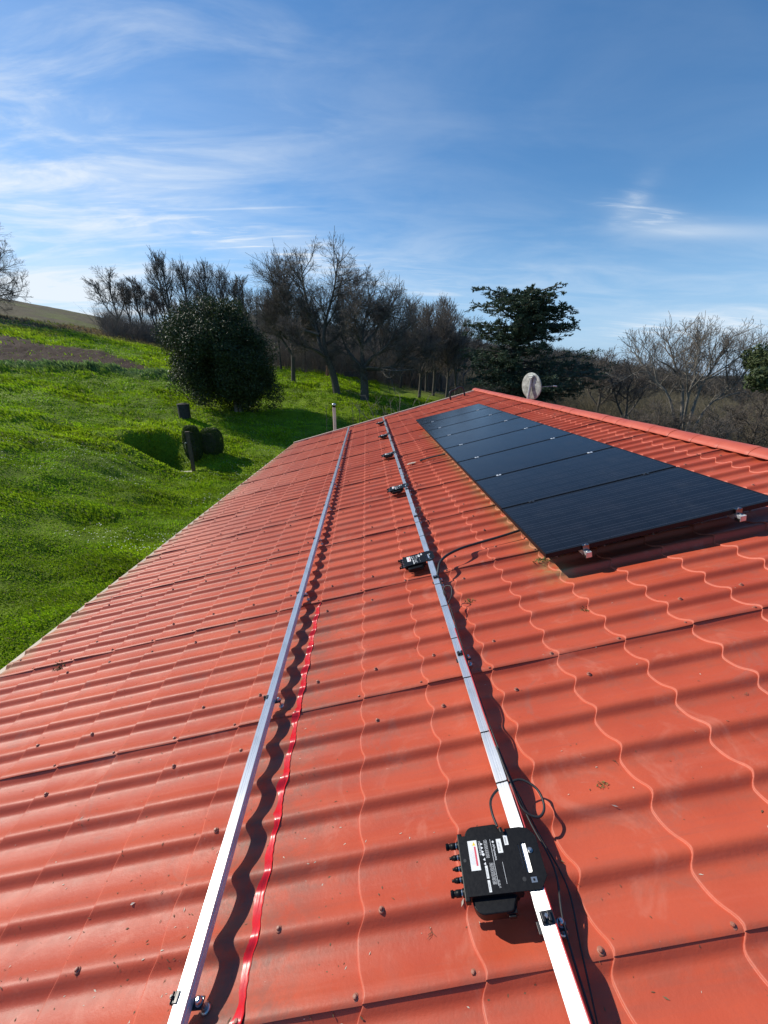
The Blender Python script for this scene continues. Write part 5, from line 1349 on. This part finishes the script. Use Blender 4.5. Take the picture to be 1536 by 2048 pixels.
def garden_bits():
    q = P(655, 752, 52); b = MB(); b.lathe([(.16, 0), (.22, .5), (.16, 1.0), (.12, 1.15), (.15, 1.3), (.05, 1.5)], n=10); o = b.build('garden_urn', noisy('terracotta', (.35, .14, .07), (.45, .2, .1), 6, .8)); o.location = (q[0], q[1], gz(q[0], q[1])-.1); tag(o, 'small orange garden urn beyond the leaning oak', 'urn')
    q = P(705, 757, 55); b = MB(); b.box((-1.1, -.5, .3), (1.1, .5, .42), .03); b.box((-1.1, .4, .42), (1.1, .5, .9), .03)
    for x in (-.9, .9):
        b.box((x-.06, -.45, 0), (x+.06, .45, .3))
    o = b.build('bench', M_POST); o.location = (q[0], q[1], gz(q[0], q[1])-.05); tag(o, 'dark low bench on the grass between the oaks', 'bench')
garden_bits()

# masses nobody could count: brush and far woods
def twig_mass(name, label, pos, hts, k, mt, seed, rad, spread=.35):
    rng = np.random.default_rng(seed); n = len(pos); out = []
    i = np.repeat(np.arange(n), k); p = pos[i] + rng.normal(size=(n*k, 3))*np.array([1, 1, 0])*(hts[i]*.10)[:, None]; L = hts[i]*rng.uniform(.5, 1., n*k)
    d = rng.normal(size=(n*k, 3))*spread; d[:, 2] = 1; d /= np.linalg.norm(d, axis=1, keepdims=True)
    for s in range(3):
        q = p + d*(L/3)[:, None]; r0 = rad[i]*(1-s*.25); r1 = rad[i]*(1-(s+1)*.25)
        out.append(np.concatenate([p, q, r0[:, None], r1[:, None]], 1))
        if s > 0:
            for z in range(2):
                d2 = d + rng.normal(size=d.shape)*.6; d2 /= np.linalg.norm(d2, axis=1, keepdims=True); out.append(np.concatenate([p, p+d2*(L*.35)[:, None], r1[:, None]*.7, r1[:, None]*.4], 1))
        p = q; d = d + rng.normal(size=d.shape)*.25; d[:, 2] = np.abs(d[:, 2]); d /= np.linalg.norm(d, axis=1, keepdims=True)
    co, q = prisms(np.concatenate(out), 3); o = mesh_np(name, co, quads=q, mats=[mt]); tag(o, label, 'woodland' if 'wood' in name else 'undergrowth', kind='stuff'); return o
def scatter(n, az0, az1, r0, r1, seed, power=1.):
    rng = np.random.default_rng(seed); a = np.radians(rng.uniform(az0, az1, n)); r = r0*(r1/r0)**(rng.random(n)**power)
    X = CAM[0]+r*np.sin(a); Y = CAM[1]+r*np.cos(a); return np.stack([X, Y, ground_z(X, Y)], -1), r
M_BRUSH = noisy('brush_twigs', (.12, .10, .055), (.22, .18, .11), 1, .9)
M_WOOD = noisy('far_wood_twigs', (.075, .062, .048), (.125, .105, .08), .3, .9)
p_, r_ = scatter(2600, 13, 58, 20, 90, 201, .8); rg_ = np.random.default_rng(1)
twig_mass('undergrowth', 'tangled brown brush on the slope beyond the ridge', p_, rg_.uniform(1.2, 3.2, len(p_)), 12, M_BRUSH, 301, .006+.00022*r_, .5)
p_, r_ = scatter(2600, -14, 60, 110, 420, 202); twig_mass('far_woods', 'brown leafless woods covering the hills in the distance', p_, rg_.uniform(5, 9, len(p_)), 9, M_WOOD, 302, .00055*r_, .35)
p_, r_ = scatter(380, -30.5, -13, 84, 112, 203); twig_mass('hilltop_woods', 'dark thicket filling the gaps low between the skyline trees', p_, rg_.uniform(3, 6.5, len(p_)), 12, M_TWIG, 303, .00030*r_, .35)
p_, r_ = scatter(640, -14, 12, 56, 95, 204); twig_mass('grove_woods', 'thin leafless thicket behind the big oaks', p_, rg_.uniform(4, 9.5, len(p_)), 11, M_TWIG, 304, .00035*r_, .3)
